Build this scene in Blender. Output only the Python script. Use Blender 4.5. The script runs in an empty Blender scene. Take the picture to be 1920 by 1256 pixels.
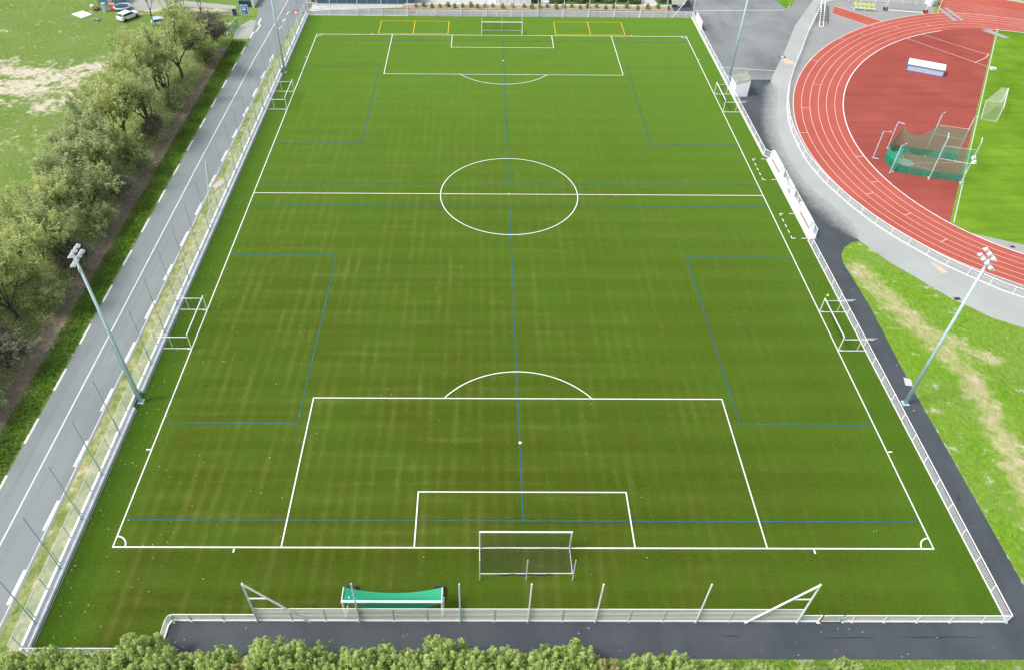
import bpy, math, random
import numpy as np
from mathutils import Vector, Matrix
R = math.radians
random.seed(7); rng = np.random.default_rng(7)
S = bpy.context.scene
COL = S.collection

# ------------------------------------------------------------------ camera
cam = bpy.data.cameras.new("camera"); cam_o = bpy.data.objects.new("camera", cam); COL.objects.link(cam_o)
yaw, pitch, roll = -0.0094, 0.7593, 0.0107
f_ = Vector((-math.sin(yaw)*math.cos(pitch), math.cos(yaw)*math.cos(pitch), -math.sin(pitch)))
r_ = Vector((math.cos(yaw), math.sin(yaw), 0)); u_ = r_.cross(f_)
rr = r_*math.cos(roll) + u_*math.sin(roll); uu = -r_*math.sin(roll) + u_*math.cos(roll)
m = Matrix((rr, uu, -f_)).transposed().to_4x4(); m.translation = (-3.7598, -33.3007, 55.9202)
cam_o.matrix_world = m
cam.sensor_width = 36; cam.lens = 1417.04/1920*36; cam.shift_x = 49.807/1920
cam.clip_start = 0.5; cam.clip_end = 3000
S.camera = cam_o

# ------------------------------------------------------------------ light
SUN_EL, SUN_AZ = 54, 256            # compass azimuth, clockwise from +y
w = bpy.data.worlds.new("World"); S.world = w; w.use_nodes = True
nt = w.node_tree; bg = nt.nodes["Background"]
sky = nt.nodes.new("ShaderNodeTexSky"); sky.sky_type = 'NISHITA'; sky.sun_disc = False
sky.sun_elevation = R(SUN_EL); sky.sun_rotation = R(SUN_AZ); sky.dust_density = 2.5; sky.air_density = 1.0; sky.ozone_density = 1.0
hs = nt.nodes.new('ShaderNodeHueSaturation'); hs.inputs['Saturation'].default_value = .42   # thin cloud greys the blue
nt.links.new(sky.outputs[0], hs.inputs['Color']); nt.links.new(hs.outputs[0], bg.inputs[0]); bg.inputs[1].default_value = 0.15
sun = bpy.data.lights.new("sun", 'SUN'); sun.energy = 1.5; sun.angle = R(13); sun.color = (1.0, 0.93, 0.82)
sun_o = bpy.data.objects.new("sun", sun); COL.objects.link(sun_o)
sv = Vector((math.sin(R(SUN_AZ))*math.cos(R(SUN_EL)), math.cos(R(SUN_AZ))*math.cos(R(SUN_EL)), math.sin(R(SUN_EL))))
sun_o.rotation_euler = sv.to_track_quat('Z', 'Y').to_euler(); sun_o.location = sv*200
S.view_settings.view_transform = 'Standard'; S.view_settings.look = 'None'
S.view_settings.exposure = 0.7; S.view_settings.gamma = 1.0
S.cycles.max_bounces = 6; S.cycles.transparent_max_bounces = 16

# ------------------------------------------------------------------ materials
def newmat(name):
    M = bpy.data.materials.new(name); M.use_nodes = True
    b = M.node_tree.nodes["Principled BSDF"]
    return M, M.node_tree, b
def N(t, typ, **kw):
    n = t.nodes.new(typ)
    for k, v in kw.items(): setattr(n, k, v)
    return n
def noise(t, vec, scale, detail=4, rough=.55):
    n = N(t, "ShaderNodeTexNoise"); n.inputs["Scale"].default_value = scale
    n.inputs["Detail"].default_value = detail; n.inputs["Roughness"].default_value = rough
    t.links.new(vec, n.inputs["Vector"]); return n.outputs["Fac"]
def ramp(t, fac, a, b):
    n = N(t, "ShaderNodeMapRange"); n.inputs[1].default_value = a; n.inputs[2].default_value = b
    t.links.new(fac, n.inputs[0]); return n.outputs[0]
def mixc(t, fac, a, b):
    n = N(t, "ShaderNodeMix", data_type='RGBA')
    if isinstance(fac, (int, float)): n.inputs[0].default_value = fac
    else: t.links.new(fac, n.inputs[0])
    for i, c in ((6, a), (7, b)):
        if isinstance(c, tuple): n.inputs[i].default_value = (*c, 1)
        else: t.links.new(c, n.inputs[i])
    return n.outputs[2]
def math_(t, op, a, b=None, c=None):
    n = N(t, "ShaderNodeMath", operation=op)
    for i, v in enumerate((a, b, c)):
        if v is None: continue
        if isinstance(v, (int, float)): n.inputs[i].default_value = v
        else: t.links.new(v, n.inputs[i])
    return n.outputs[0]
def stretch(t, vec, sx, sy, sz=1):
    n = N(t, "ShaderNodeMapping"); n.inputs["Scale"].default_value = (sx, sy, sz)
    t.links.new(vec, n.inputs["Vector"]); return n.outputs[0]
def pos(t): return N(t, "ShaderNodeNewGeometry").outputs["Position"]
def objc(t): return N(t, "ShaderNodeTexCoord").outputs["Object"]
def attr(t, name): return N(t, "ShaderNodeAttribute", attribute_name=name).outputs["Fac"]
def bump(t, b, h, s, d=.05):
    n = N(t, "ShaderNodeBump"); n.inputs["Strength"].default_value = s; n.inputs["Distance"].default_value = d
    t.links.new(h, n.inputs["Height"]); t.links.new(n.outputs[0], b.inputs["Normal"])

def paint(name, c, rough=.5, metal=0, var=.12, scale=2.0, spec=.5):
    M, t, b = newmat(name); v = objc(t)
    f = ramp(t, noise(t, v, scale, 5), .3, .7)
    t.links.new(mixc(t, f, tuple(x*(1-var) for x in c), tuple(min(1, x*(1+var*.6)) for x in c)), b.inputs["Base Color"])
    b.inputs["Roughness"].default_value = rough; b.inputs["Metallic"].default_value = metal
    b.inputs["Specular IOR Level"].default_value = spec
    return M
def asphalt(name, c, c2, big=.12, fine=6, rough=.75, streak=None, spec=.35, tip=1.9):
    M, t, b = newmat(name); v = pos(t)
    f1 = ramp(t, noise(t, v, big, 6, .6), .32, .68); f2 = ramp(t, noise(t, v, fine, 3, .7), .25, .75)
    col = mixc(t, f1, c, c2)
    col = mixc(t, math_(t, 'MULTIPLY', f2, .28), col, tuple(min(1, x*tip) for x in c2))
    if streak:
        f3 = ramp(t, noise(t, stretch(t, v, *streak), 1, 4, .6), .5, .72)
        col = mixc(t, math_(t, 'MULTIPLY', f3, .4), col, tuple(x*.72 for x in c))
    t.links.new(col, b.inputs["Base Color"]); b.inputs["Roughness"].default_value = rough; b.inputs["Specular IOR Level"].default_value = spec
    bump(t, b, noise(t, v, 30, 2), .25, .01)
    return M

# artificial turf: fibres combed in the roll direction, pale brushed streaks, worn crumb with near-end shade painted in
def turf_mat():
    M, t, b = newmat("artificial_turf"); v = pos(t)
    big = ramp(t, noise(t, v, .045, 4, .6), .35, .65)
    sp = N(t, "ShaderNodeSeparateXYZ"); t.links.new(v, sp.inputs[0])
    def bands(axis, per, wob, brk):          # brushed bands one drag-brush wide, broken up along their length
        ph = math_(t, 'ADD', math_(t, 'MULTIPLY', sp.outputs[axis], 6.2832/per), math_(t, 'MULTIPLY', noise(t, v, .10, 3, .6), wob))
        w_ = ramp(t, math_(t, 'SINE', ph), -.55, 1.0)
        return math_(t, 'MULTIPLY', w_, ramp(t, noise(t, stretch(t, v, *brk), 1.0, 4, .65), .42, .66))
    sy = bands(0, 1.22, 3.0, (.55, .10)); sx = bands(1, 1.62, 3.0, (.09, .6))
    pat = ramp(t, noise(t, v, .22, 5, .65), .38, .66)
    fine = ramp(t, noise(t, v, 5.0, 7, .95), .33, .67)
    wear = attr(t, "wear")
    fine2 = ramp(t, noise(t, v, 1.6, 5, .75), .3, .7)
    col = mixc(t, fine, (.016, .040, .0026), (.102, .174, .0140))
    col = mixc(t, math_(t, 'MULTIPLY', attr(t, "infill_shade"), .80), col, mixc(t, fine, (.010, .020, .0010), (.072, .096, .0050)))
    col = mixc(t, math_(t, 'MULTIPLY', big, .3), col, (.066, .160, .012))
    roll = math_(t, 'MULTIPLY', ramp(t, math_(t, 'SINE', math_(t, 'MULTIPLY', sp.outputs[1], 6.2832/3.9)), -.6, .6), math_(t, 'ADD', math_(t, 'MULTIPLY', noise(t, v, .12, 3), .5), -.02))
    col = mixc(t, roll, col, (.078, .150, .014))                # rolls laid across the pitch, pile leaning either way
    col = mixc(t, math_(t, 'MULTIPLY', attr(t, "fresh"), .5), col, mixc(t, fine, (.010, .038, .0016), (.052, .122, .0080)))
    k = math_(t, 'ADD', math_(t, 'MULTIPLY', sy, .75), math_(t, 'MULTIPLY', sx, .5))
    k = math_(t, 'MULTIPLY', k, math_(t, 'ADD', math_(t, 'MULTIPLY', pat, .8), .3))
    k = math_(t, 'MULTIPLY', math_(t, 'MULTIPLY', k, wear), math_(t, 'ADD', math_(t, 'MULTIPLY', fine, .6), math_(t, 'MULTIPLY', fine2, .5)))
    brown = math_(t, 'MULTIPLY', math_(t, 'MULTIPLY', ramp(t, noise(t, stretch(t, v, .22, .12), 1.0, 6, .7), .42, .72), attr(t, "infill_shade")), math_(t, 'ADD', math_(t, 'MULTIPLY', fine2, .55), .3))
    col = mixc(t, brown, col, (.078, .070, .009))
    col = mixc(t, math_(t, 'MINIMUM', k, .52), col, (.160, .176, .040))
    t.links.new(col, b.inputs["Base Color"])
    b.inputs["Roughness"].default_value = .7; b.inputs["Specular IOR Level"].default_value = .04
    b.inputs["Sheen Weight"].default_value = 1.0; b.inputs["Sheen Roughness"].default_value = .4
    b.inputs["Sheen Tint"].default_value = (.46, .90, .12, 1)
    bump(t, b, noise(t, v, 14, 3, .7), .5, .04)
    return M

def ground_mat():
    M, t, b = newmat("field_ground"); v = pos(t)
    wild = ramp(t, noise(t, v, .16, 6, .62), .35, .66); fine = ramp(t, noise(t, stretch(t, v, 1.6, 1.0), 1.5, 5, .72), .3, .72)
    lush = attr(t, "lush")
    g1 = mixc(t, fine, (.075, .148, .022), (.205, .300, .068))
    g2 = mixc(t, fine, (.090, .215, .008), (.215, .385, .026))
    col = mixc(t, lush, g1, g2)
    col = mixc(t, math_(t, 'MULTIPLY', wild, .32), col, (.255, .300, .105))
    nz = math_(t, 'SUBTRACT', noise(t, v, .42, 7, .68), .5)
    nz2 = math_(t, 'SUBTRACT', noise(t, v, 1.1, 6, .7), .5)
    for at, ca, cb, amp in (("dry", (.300, .300, .110), (.540, .500, .290), 1.9), ("brown", (.250, .200, .155), (.520, .430, .345), 1.1), ("dirt", (.46, .40, .30), (.72, .66, .55), 3.0)):
        mk = math_(t, 'ADD', attr(t, at), math_(t, 'MULTIPLY', math_(t, 'ADD', nz, math_(t, 'MULTIPLY', nz2, .7)), amp))
        col = mixc(t, ramp(t, mk, .30, .85), col, mixc(t, fine, ca, cb))
    t.links.new(col, b.inputs["Base Color"]); b.inputs["Roughness"].default_value = .9
    b.inputs["Specular IOR Level"].default_value = .05
    b.inputs["Sheen Weight"].default_value = .15; b.inputs["Sheen Tint"].default_value = (.5, .8, .25, 1)
    bump(t, b, math_(t, 'ADD', noise(t, v, .8, 5, .7), math_(t, 'MULTIPLY', noise(t, v, 3.5, 4, .7), .5)), .8, .35)
    return M
def leaf_mat(name, dark, light, alt, altw=.5):
    M, t, b = newmat(name)
    a = attr(t, "tint"); c = mixc(t, a, dark, light)
    f = ramp(t, noise(t, objc(t), .55, 4, .6), .42, .68)
    c = mixc(t, math_(t, 'MULTIPLY', f, altw), c, alt)
    t.links.new(c, b.inputs["Base Color"]); b.inputs["Roughness"].default_value = .6; b.inputs["Specular IOR Level"].default_value = .25
    tr = N(t, "ShaderNodeBsdfTranslucent"); t.links.new(c, tr.inputs[0])
    mx = N(t, "ShaderNodeMixShader"); mx.inputs[0].default_value = .45
    out = t.nodes["Material Output"]
    t.links.new(b.outputs[0], mx.inputs[1]); t.links.new(tr.outputs[0], mx.inputs[2]); t.links.new(mx.outputs[0], out.inputs[0])
    return M
def net_mat(name, c, cell, wid):
    M, t, b = newmat(name); uv = N(t, "ShaderNodeUVMap").outputs[0]
    sp = N(t, "ShaderNodeSeparateXYZ"); t.links.new(uv, sp.inputs[0])
    ls = []
    for o in (0, 1):
        fr = math_(t, 'FRACT', math_(t, 'DIVIDE', sp.outputs[o], cell)); ls.append(math_(t, 'LESS_THAN', fr, wid/cell))
    al = math_(t, 'MAXIMUM', ls[0], ls[1])
    b.inputs["Base Color"].default_value = (*c, 1); b.inputs["Roughness"].default_value = .8
    t.links.new(al, b.inputs["Alpha"]); return M
def weave(name, c, alpha):
    M, t, b = newmat(name); b.inputs["Base Color"].default_value = (*c, 1); b.inputs["Roughness"].default_value = .8
    n = ramp(t, noise(t, objc(t), 1.2, 3), .2, .8)
    t.links.new(math_(t, 'ADD', math_(t, 'MULTIPLY', n, .16), alpha-.08), b.inputs["Alpha"]); return M

MAT = dict(
    turf=turf_mat(), ground=ground_mat(),
    white_line=paint("white_line_paint", (.80, .81, .76), .8, var=.1, scale=1.3),
    blue_line=paint("blue_line_fibre", (.008, .125, .200), .8, var=.25, scale=.5),
    yellow_line=paint("yellow_line_fibre", (.78, .50, .03), .8, var=.15),
    road=asphalt("worn_road_asphalt", (.162, .190, .195), (.215, .242, .245), .1, 8, .7, (.9, .02)),
    new_asphalt=asphalt("dark_new_asphalt", (.036, .046, .056), (.066, .077, .087), .16, 9, .7, (.35, .05)),
    old_asphalt=asphalt("pale_old_asphalt", (.275, .300, .288), (.350, .372, .352), .14, 7, .8),
    yard_asphalt=asphalt("patched_grey_asphalt", (.100, .113, .120), (.240, .254, .256), .09, 5, .75, (.3, .06)),
    pale_paving=asphalt("pale_paving", (.40, .41, .41), (.50, .50, .49), .2, 6), shrubbery=asphalt("shrubbery_floor", (.045, .095, .025), (.10, .17, .05), .5, 3, .9, None, .05), damp=paint("damp_asphalt", (.028,.036,.046), .5, var=.2), inner_asphalt=asphalt("grey_old_asphalt", (.205, .212, .212), (.27, .275, .27), .14, 7, .8),
    road_paint=paint("road_paint", (.74, .74, .72), .7, var=.22, scale=.9),
    track=asphalt("red_track_rubber", (.345, .082, .058), (.425, .108, .080), .1, 10, .9, None, .1, 1.4),
    dzone=asphalt("dull_red_rubber", (.240, .054, .042), (.325, .080, .062), .13, 8, .9, (.07, .5), .1, 1.4),
    track_line=paint("track_line", (.82, .62, .55), .7, var=.12),
    infield=asphalt("infield_grass", (.078, .180, .010), (.165, .290, .026), .16, 2.5, .95, (.06, .8), .03, 1.3),
    patch=asphalt("infield_path", (.26, .265, .245), (.34, .34, .315)),
    orange_stain=asphalt("orange_stain", (.47, .36, .27), (.56, .44, .33), .8, 4),
    white=paint("white_paint", (.80, .81, .82), .45, var=.06),
    concrete=paint("pale_concrete", (.80, .83, .87), .8, var=.18, scale=1.1),
    coping=paint("coping_concrete", (.76, .77, .77), .8, var=.1, scale=1.5),
    gap=paint("dark_gap", (.02, .03, .04), .9),
    galv=paint("galvanised_steel", (.52, .67, .73), .5, .05, var=.12, scale=1.5),
    galv_dark=paint("weathered_steel", (.38, .47, .52), .5, .1, var=.15),
    rail_grey=paint("grey_green_rail", (.64, .68, .62), .5, .1, var=.1),
    rail_white=paint("white_lacquer_rail", (.84, .85, .84), .4, var=.05),
    lamp_grey=paint("lamp_housing", (.60, .64, .66), .5, var=.2, scale=4), kerb=paint("grey_kerb", (.55, .56, .53), .85, var=.15, scale=3),
    black=paint("black_rubber", (.016, .020, .028), .6),
    green_net=net_mat("green_goal_net", (.015, .36, .19), .12, .075),
    dark_net=net_mat("dark_goal_net", (.03, .04, .035), .13, .014),
    white_net=net_mat("white_goal_net", (.75, .78, .76), .14, .013),
    cage_net=weave("green_cage_net", (.06, .38, .24), .47), cage_net2=weave("dense_green_net", (.01, .36, .22), .8),
    bark=paint("dark_bark", (.075, .058, .042), .9, var=.35, scale=3),
    leaf_a=leaf_mat("willow_leaf", (.240, .310, .085), (.660, .750, .320), (.710, .710, .320), .6),
    leaf_b=leaf_mat("olive_leaf", (.200, .265, .100), (.600, .690, .340), (.660, .660, .330), .5),
    leaf_c=leaf_mat("grey_scrub_leaf", (.110, .120, .075), (.330, .330, .230), (.380, .330, .250), .6),
    leaf_d=leaf_mat("hedge_leaf", (.150, .255, .034), (.640, .790, .280), (.680, .720, .320), .5),
    leaf_e=leaf_mat("rusty_leaf", (.260, .290, .080), (.600, .620, .260), (.62, .44, .26), .7),
    weed=leaf_mat("bank_weed", (.070, .165, .014), (.180, .350, .035), (.230, .300, .070), .5),
    straw=leaf_mat("dead_brush", (.160, .125, .090), (.420, .340, .260), (.30, .21, .19), .5),
    bench=paint("wood_bench", (.36, .29, .21), .7), mulch=asphalt("bark_mulch", (.24, .16, .09), (.40, .30, .19), .7, 6),
    bluewall=paint("blue_cladding", (.075, .125, .175), .45, .2, var=.08), greywall=paint("grey_cladding", (.40, .45, .49), .5),
    cream=paint("cream_render", (.72, .69, .60), .8), roof=paint("bitumen_roof", (.27, .29, .24), .9, var=.3, scale=1.2),
    glass=paint("dark_glass", (.03, .05, .07), .08), red=paint("red_paint", (.60, .07, .06), .5), blue=paint("blue_paint", (.06, .18, .48), .4),
    navy=paint("navy_panel", (.03, .06, .13), .5), paleblue=paint("pale_blue_panel", (.45, .58, .66), .5),
    teal=paint("teal_panel", (.12, .25, .25), .6), yellow=paint("yellow_plastic", (.72, .70, .16), .5), fence_green=paint("green_mesh", (.05, .22, .14), .6),
    salmon=paint("salmon_plastic", (.62, .30, .22), .6), rust=paint("rusty_scrap", (.24, .13, .08), .9, var=.4), grey=paint("grey_plastic", (.30, .32, .34), .6),
    bright=paint("fresh_white_panel", (.92, .93, .95), .5, var=.03), slab=paint("pinkish_slab", (.52, .44, .38), .85, var=.15), greypad=paint("grey_rubber_mat", (.34, .32, .33), .8), leaflit=paint("pale_fallen_leaf", (.62, .58, .40), .8, var=.25),
)

# ------------------------------------------------------------------ mesh helpers
class MB:
    def __init__(s): s.v, s.f, s.uv = [], [], []
    def box(s, x0, y0, z0, x1, y1, z1):
        n = len(s.v)
        s.v += [(x0,y0,z0),(x1,y0,z0),(x1,y1,z0),(x0,y1,z0),(x0,y0,z1),(x1,y0,z1),(x1,y1,z1),(x0,y1,z1)]
        s.f += [tuple(n+i for i in q) for q in ((3,2,1,0),(4,5,6,7),(0,1,5,4),(1,2,6,5),(2,3,7,6),(3,0,4,7))]; return s
    def hexa(s, pts):
        n = len(s.v); s.v += [tuple(p) for p in pts]
        s.f += [tuple(n+i for i in q) for q in ((3,2,1,0),(4,5,6,7),(0,1,5,4),(1,2,6,5),(2,3,7,6),(3,0,4,7))]; return s
    def obox(s, c, dims, M=None):
        d = [x/2 for x in dims]; M = M or Matrix.Identity(3); c = Vector(c)
        P = [(-1,-1,-1),(1,-1,-1),(1,1,-1),(-1,1,-1),(-1,-1,1),(1,-1,1),(1,1,1),(-1,1,1)]
        return s.hexa([c + M @ Vector((a*d[0], b*d[1], e*d[2])) for a, b, e in P])
    def tube(s, pts, r, n=7, r2=None, cap=True):
        pts = [Vector(p) for p in pts]; base = len(s.v); k = len(pts)
        for i, p in enumerate(pts):
            a = pts[max(i-1, 0)]; b = pts[min(i+1, k-1)]; d = (b-a).normalized()
            up = Vector((0,0,1)) if abs(d.z) < .95 else Vector((1,0,0))
            x = d.cross(up).normalized(); y = x.cross(d)
            rad = r if r2 is None else r + (r2-r)*i/(k-1)
            for j in range(n):
                an = 2*math.pi*j/n; s.v.append(tuple(p + (x*math.cos(an)+y*math.sin(an))*rad))
        for i in range(k-1):
            for j in range(n):
                a = base+i*n+j; b = base+i*n+(j+1) % n; s.f.append((a, b, b+n, a+n))
        if cap:
            s.f.append(tuple(base+j for j in range(n))[::-1]); s.f.append(tuple(base+(k-1)*n+j for j in range(n)))
        return s
    def poly(s, pts, z=None):
        n = len(s.v); s.v += [(p[0], p[1], p[2] if z is None else z) for p in pts]; s.f.append(tuple(range(n, n+len(pts)))); return s
    def ribbon(s, pts, wd, z, closed=False):
        P = [Vector((p[0], p[1])) for p in pts]; k = len(P); n = len(s.v)
        for i in range(k):
            a = P[(i-1) % k] if closed else P[max(i-1, 0)]; b = P[(i+1) % k] if closed else P[min(i+1, k-1)]
            d = (b-a).normalized(); nn = Vector((-d.y, d.x))*wd/2
            s.v += [(P[i].x+nn.x, P[i].y+nn.y, z), (P[i].x-nn.x, P[i].y-nn.y, z)]
        for i in range(k if closed else k-1):
            j = (i+1) % k; s.f.append((n+2*i+1, n+2*j+1, n+2*j, n+2*i))
        return s
    def prism(s, pts, z0, z1):
        n = len(s.v); k = len(pts)
        s.v += [(p[0], p[1], z0) for p in pts] + [(p[0], p[1], z1) for p in pts]
        s.f.append(tuple(range(n+k-1, n-1, -1))); s.f.append(tuple(range(n+k, n+2*k)))
        for i in range(k): s.f.append((n+i, n+(i+1) % k, n+k+(i+1) % k, n+k+i))
        return s
    def net(s, a, b, c, d, nu=10, nv=6, sag=0, sagdir=(0,0,-1)):
        """patch a-b (u) to d-c (v), uv in metres; sag bows it towards sagdir"""
        a, b, c, d = map(Vector, (a, b, c, d)); sd = Vector(sagdir); n = len(s.v)
        lu, lv = (b-a).length, (d-a).length
        for j in range(nv+1):
            for i in range(nu+1):
                u, v = i/nu, j/nv
                p = (a*(1-u)+b*u)*(1-v)+(d*(1-u)+c*u)*v
                g = sag(u, v) if callable(sag) else sag*4*u*(1-u)
                s.v.append(tuple(p+sd*g)); s.uv.append((u*lu, v*lv))
        for j in range(nv):
            for i in range(nu):
                q = n+j*(nu+1)+i; s.f.append((q, q+1, q+nu+2, q+nu+1))
        return s
    def build(s, name, mat, parent=None, world=True, smooth=False):
        me = bpy.data.meshes.new(name)
        off = Vector(parent.location) if (parent and world) else Vector((0,0,0))
        if parent and world and parent.parent: off = off + Vector(parent.parent.location)
        me.from_pydata([tuple(Vector(p)-off) for p in s.v], [], s.f); me.validate()
        if s.uv and len(s.uv) == len(s.v):
            ul = me.uv_layers.new(name="UVMap"); li = np.zeros(len(me.loops), int); me.loops.foreach_get("vertex_index", li)
            ul.data.foreach_set("uv", np.array(s.uv)[li].ravel())
        me.materials.append(MAT[mat] if isinstance(mat, str) else mat)
        if smooth: me.polygons.foreach_set("use_smooth", [True]*len(me.polygons))
        o = bpy.data.objects.new(name, me); COL.objects.link(o)
        if parent: o.parent = parent
        return o
def tag(o, label=None, cat=None, group=None, kind=None):
    if label: o["label"] = label
    if cat: o["category"] = cat
    if group: o["group"] = group
    if kind: o["kind"] = kind
    return o
def thing(name, label, cat, loc=(0,0,0), rz=0, group=None):
    o = bpy.data.objects.new(name, None); COL.objects.link(o); o.location = loc; o.rotation_euler = (0,0,rz); o.empty_display_size = .3
    return tag(o, label, cat, group)
def dup(root, loc, rz=None, label=None):
    r = root.copy(); COL.objects.link(r); r.location = loc
    if rz is not None: r.rotation_euler = (0,0,rz)
    if label: r["label"] = label
    for ch in list(root.children):
        c = ch.copy(); COL.objects.link(c); c.parent = r
        for g in list(ch.children):
            d = g.copy(); COL.objects.link(d); d.parent = c
    return r
def struct(mb, name, mat): return tag(mb.build(name, mat), kind="structure")

# ------------------------------------------------------------------ terrain
def dist_seg(P, a, b):
    a, b = np.array(a, float), np.array(b, float); d = b-a
    t = np.clip(((P-a)@d)/(d@d), 0, 1); return np.hypot(*(P-(a+t[:, None]*d)).T)
def soft(P, segs, w0):
    return np.max([np.clip(1.15-dist_seg(P, a, b)/(w0*k), 0, 1) for a, b, k in segs], axis=0)
def grid(name, x0, x1, y0, y1, st, z, mat, attrs):
    xs = np.arange(x0, x1+st*.5, st); ys = np.arange(y0, y1+st*.5, st)
    X, Y = np.meshgrid(xs, ys); P = np.c_[X.ravel(), Y.ravel()]; nx, ny = len(xs), len(ys)
    Z = z(P) if callable(z) else np.full(len(P), z)
    me = bpy.data.meshes.new(name)
    q = (np.arange(ny-1)[:, None]*nx+np.arange(nx-1)).ravel(); F = np.c_[q, q+1, q+nx+1, q+nx]
    me.vertices.add(len(P)); me.vertices.foreach_set("co", np.c_[P, Z].ravel())
    me.loops.add(F.size); me.loops.foreach_set("vertex_index", F.ravel().astype(np.int32))
    me.polygons.add(len(F)); me.polygons.foreach_set("loop_start", (np.arange(len(F))*4).astype(np.int32)); me.polygons.foreach_set("loop_total", np.full(len(F), 4, np.int32))
    me.update(calc_edges=True)
    for k, fn in attrs.items():
        a = me.attributes.new(k, 'FLOAT', 'POINT'); a.data.foreach_set("value", fn(P).astype(np.float32))
    me.polygons.foreach_set("use_smooth", [True]*len(F)); me.materials.append(MAT[mat])
    o = bpy.data.objects.new(name, me); COL.objects.link(o); return tag(o, kind="structure")
def a_dirt(P):
    m = soft(P, [((-95,82),(-76,84),1.5),((-85,90),(-72,86),1.1),((-80,84),(-67,92),1.0),((-72,77),(-62,84),.8),((-56,104),(-53,108),.7),((-53,116),(-74,118),.5)], 5.0)
    return m*.78
def a_brown(P):
    m = soft(P, [((-49.9,-30),(-49.9,30),1.0),((-49.9,30),(-49.5,92),.95),((-49.2,88),(-50,99),.8)], 2.3)
    bed = ((P[:,0] < -48.9) & (P[:,0] > -56)).astype(float)*np.clip((94-P[:,1])/4, 0, 1)*.14
    return np.maximum(m, bed)
def a_dry(P):
    strip = soft(P, [((41.0,37.5),(46.5,20),1.35),((46.5,20),(45.2,8),1.35),((45.2,8),(43.5,-2),1.2),((46,26),(50,22),.8)], 1.75)
    scrub = ((P[:,0] < -48.6) & (P[:,0] > -57)).astype(float)*np.clip((96-P[:,1])/4, 0, 1)*.42
    verge = ((P[:,0] > -40.6) & (P[:,0] < -37.2)).astype(float)*.56
    fld = soft(P, [((-75,68),(-56,60),1.6),((-70,52),(-60,47),1.6),((-56,103),(-70,107),.5)], 4)*.34
    return np.maximum(np.maximum(np.maximum(strip*.82, verge), fld), scrub)
def a_lush(P):
    r = np.clip((P[:,0]-38)/2, 0, 1); bank = ((P[:,0] > -48.9) & (P[:,0] < -46)).astype(float)*.8
    bot = ((P[:,1] < -9) & (P[:,0] > -37)).astype(float)
    return np.maximum(np.maximum(r, bank), bot)
def g_z(P):
    ditch = -.45*np.exp(-((P[:,0]+49.6)/1.0)**2)*(P[:,1] < 100)
    return ditch - .0*P[:,0]
grid("ground", -190, 190, -60, 320, 1.0, g_z, "ground", dict(dirt=a_dirt, brown=a_brown, dry=a_dry, lush=a_lush))
far = MB(); far.poly([(-1500,-900),(1500,-900),(1500,1800),(-1500,1800)], -.6)
far_o = struct(far, "distant_ground", "infield")

def t_wear(P):
    inside = np.clip((34.6-np.abs(P[:,0]))/2.5, .12, 1)
    inside = inside*np.clip(1.1-.022*np.clip(P[:,0]+8, 0, 60), .35, 1.1)
    return inside*np.clip(1.12-.0068*np.clip(P[:,1]-15, 0, 200), .42, 1.15)*np.where(P[:,1] < -1, .75, 1)
def t_fresh(P):      # untrodden run-off outside the touchlines
    return np.clip((np.abs(P[:,0])-34.0)/.9, 0, 1)*np.where(P[:,0] < 0, 1, .55)
def t_infill_shade(P):  # worn rubber crumb, plus shade painted in towards the near end
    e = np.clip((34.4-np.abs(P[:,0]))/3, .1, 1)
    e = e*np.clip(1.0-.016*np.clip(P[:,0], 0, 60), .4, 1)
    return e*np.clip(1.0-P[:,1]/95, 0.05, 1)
grid("turf", -37.0, 36.95, -6.3, 114.85, 1.0, .02, "turf", dict(wear=t_wear, infill_shade=t_infill_shade, fresh=t_fresh))
o = grid("turf_corner", -37.0, -27.4, -8.9, -6.3, .1, .02, "turf", dict(wear=t_wear, infill_shade=t_infill_shade, fresh=t_fresh))

# ------------------------------------------------------------------ asphalt, paths and road
struct(MB().poly([(-27.4,-9.2),(40.0,-9.2),(40.0,-6.3),(-27.4,-6.3)], .008), "entrance_path", "new_asphalt")
edge = [(39.9,-6.3),(39.85,3),(39.75,18),(39.9,24),(40.08,30),(39.9,36),(39.8,38.4),(40.1,39.9),(41.0,41.5),(42.25,42.5),(43.4,42.85),(43.4,42.85)]
struct(MB().poly([(36.95,-6.3)]+edge[:-1]+[(41.9,46.9),(40.5,50.9),(39.45,55.2),(38.9,59.3),(38.76,63.7),(39.5,69.9),(40.5,75),(41.6,78.5),(43.6,85),(45.0,88),(36.95,88)], .012), "side_path", "new_asphalt")
struct(MB().poly([(36.95,88.0),(45.0,88.0),(45.8,90.1),(50.2,98.9),(55.7,111),(64,125.5),(72,140),(72,175),(38.2,175),(38.2,118.3),(36.95,114.9)], .008), "car_park", "yard_asphalt")
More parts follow.
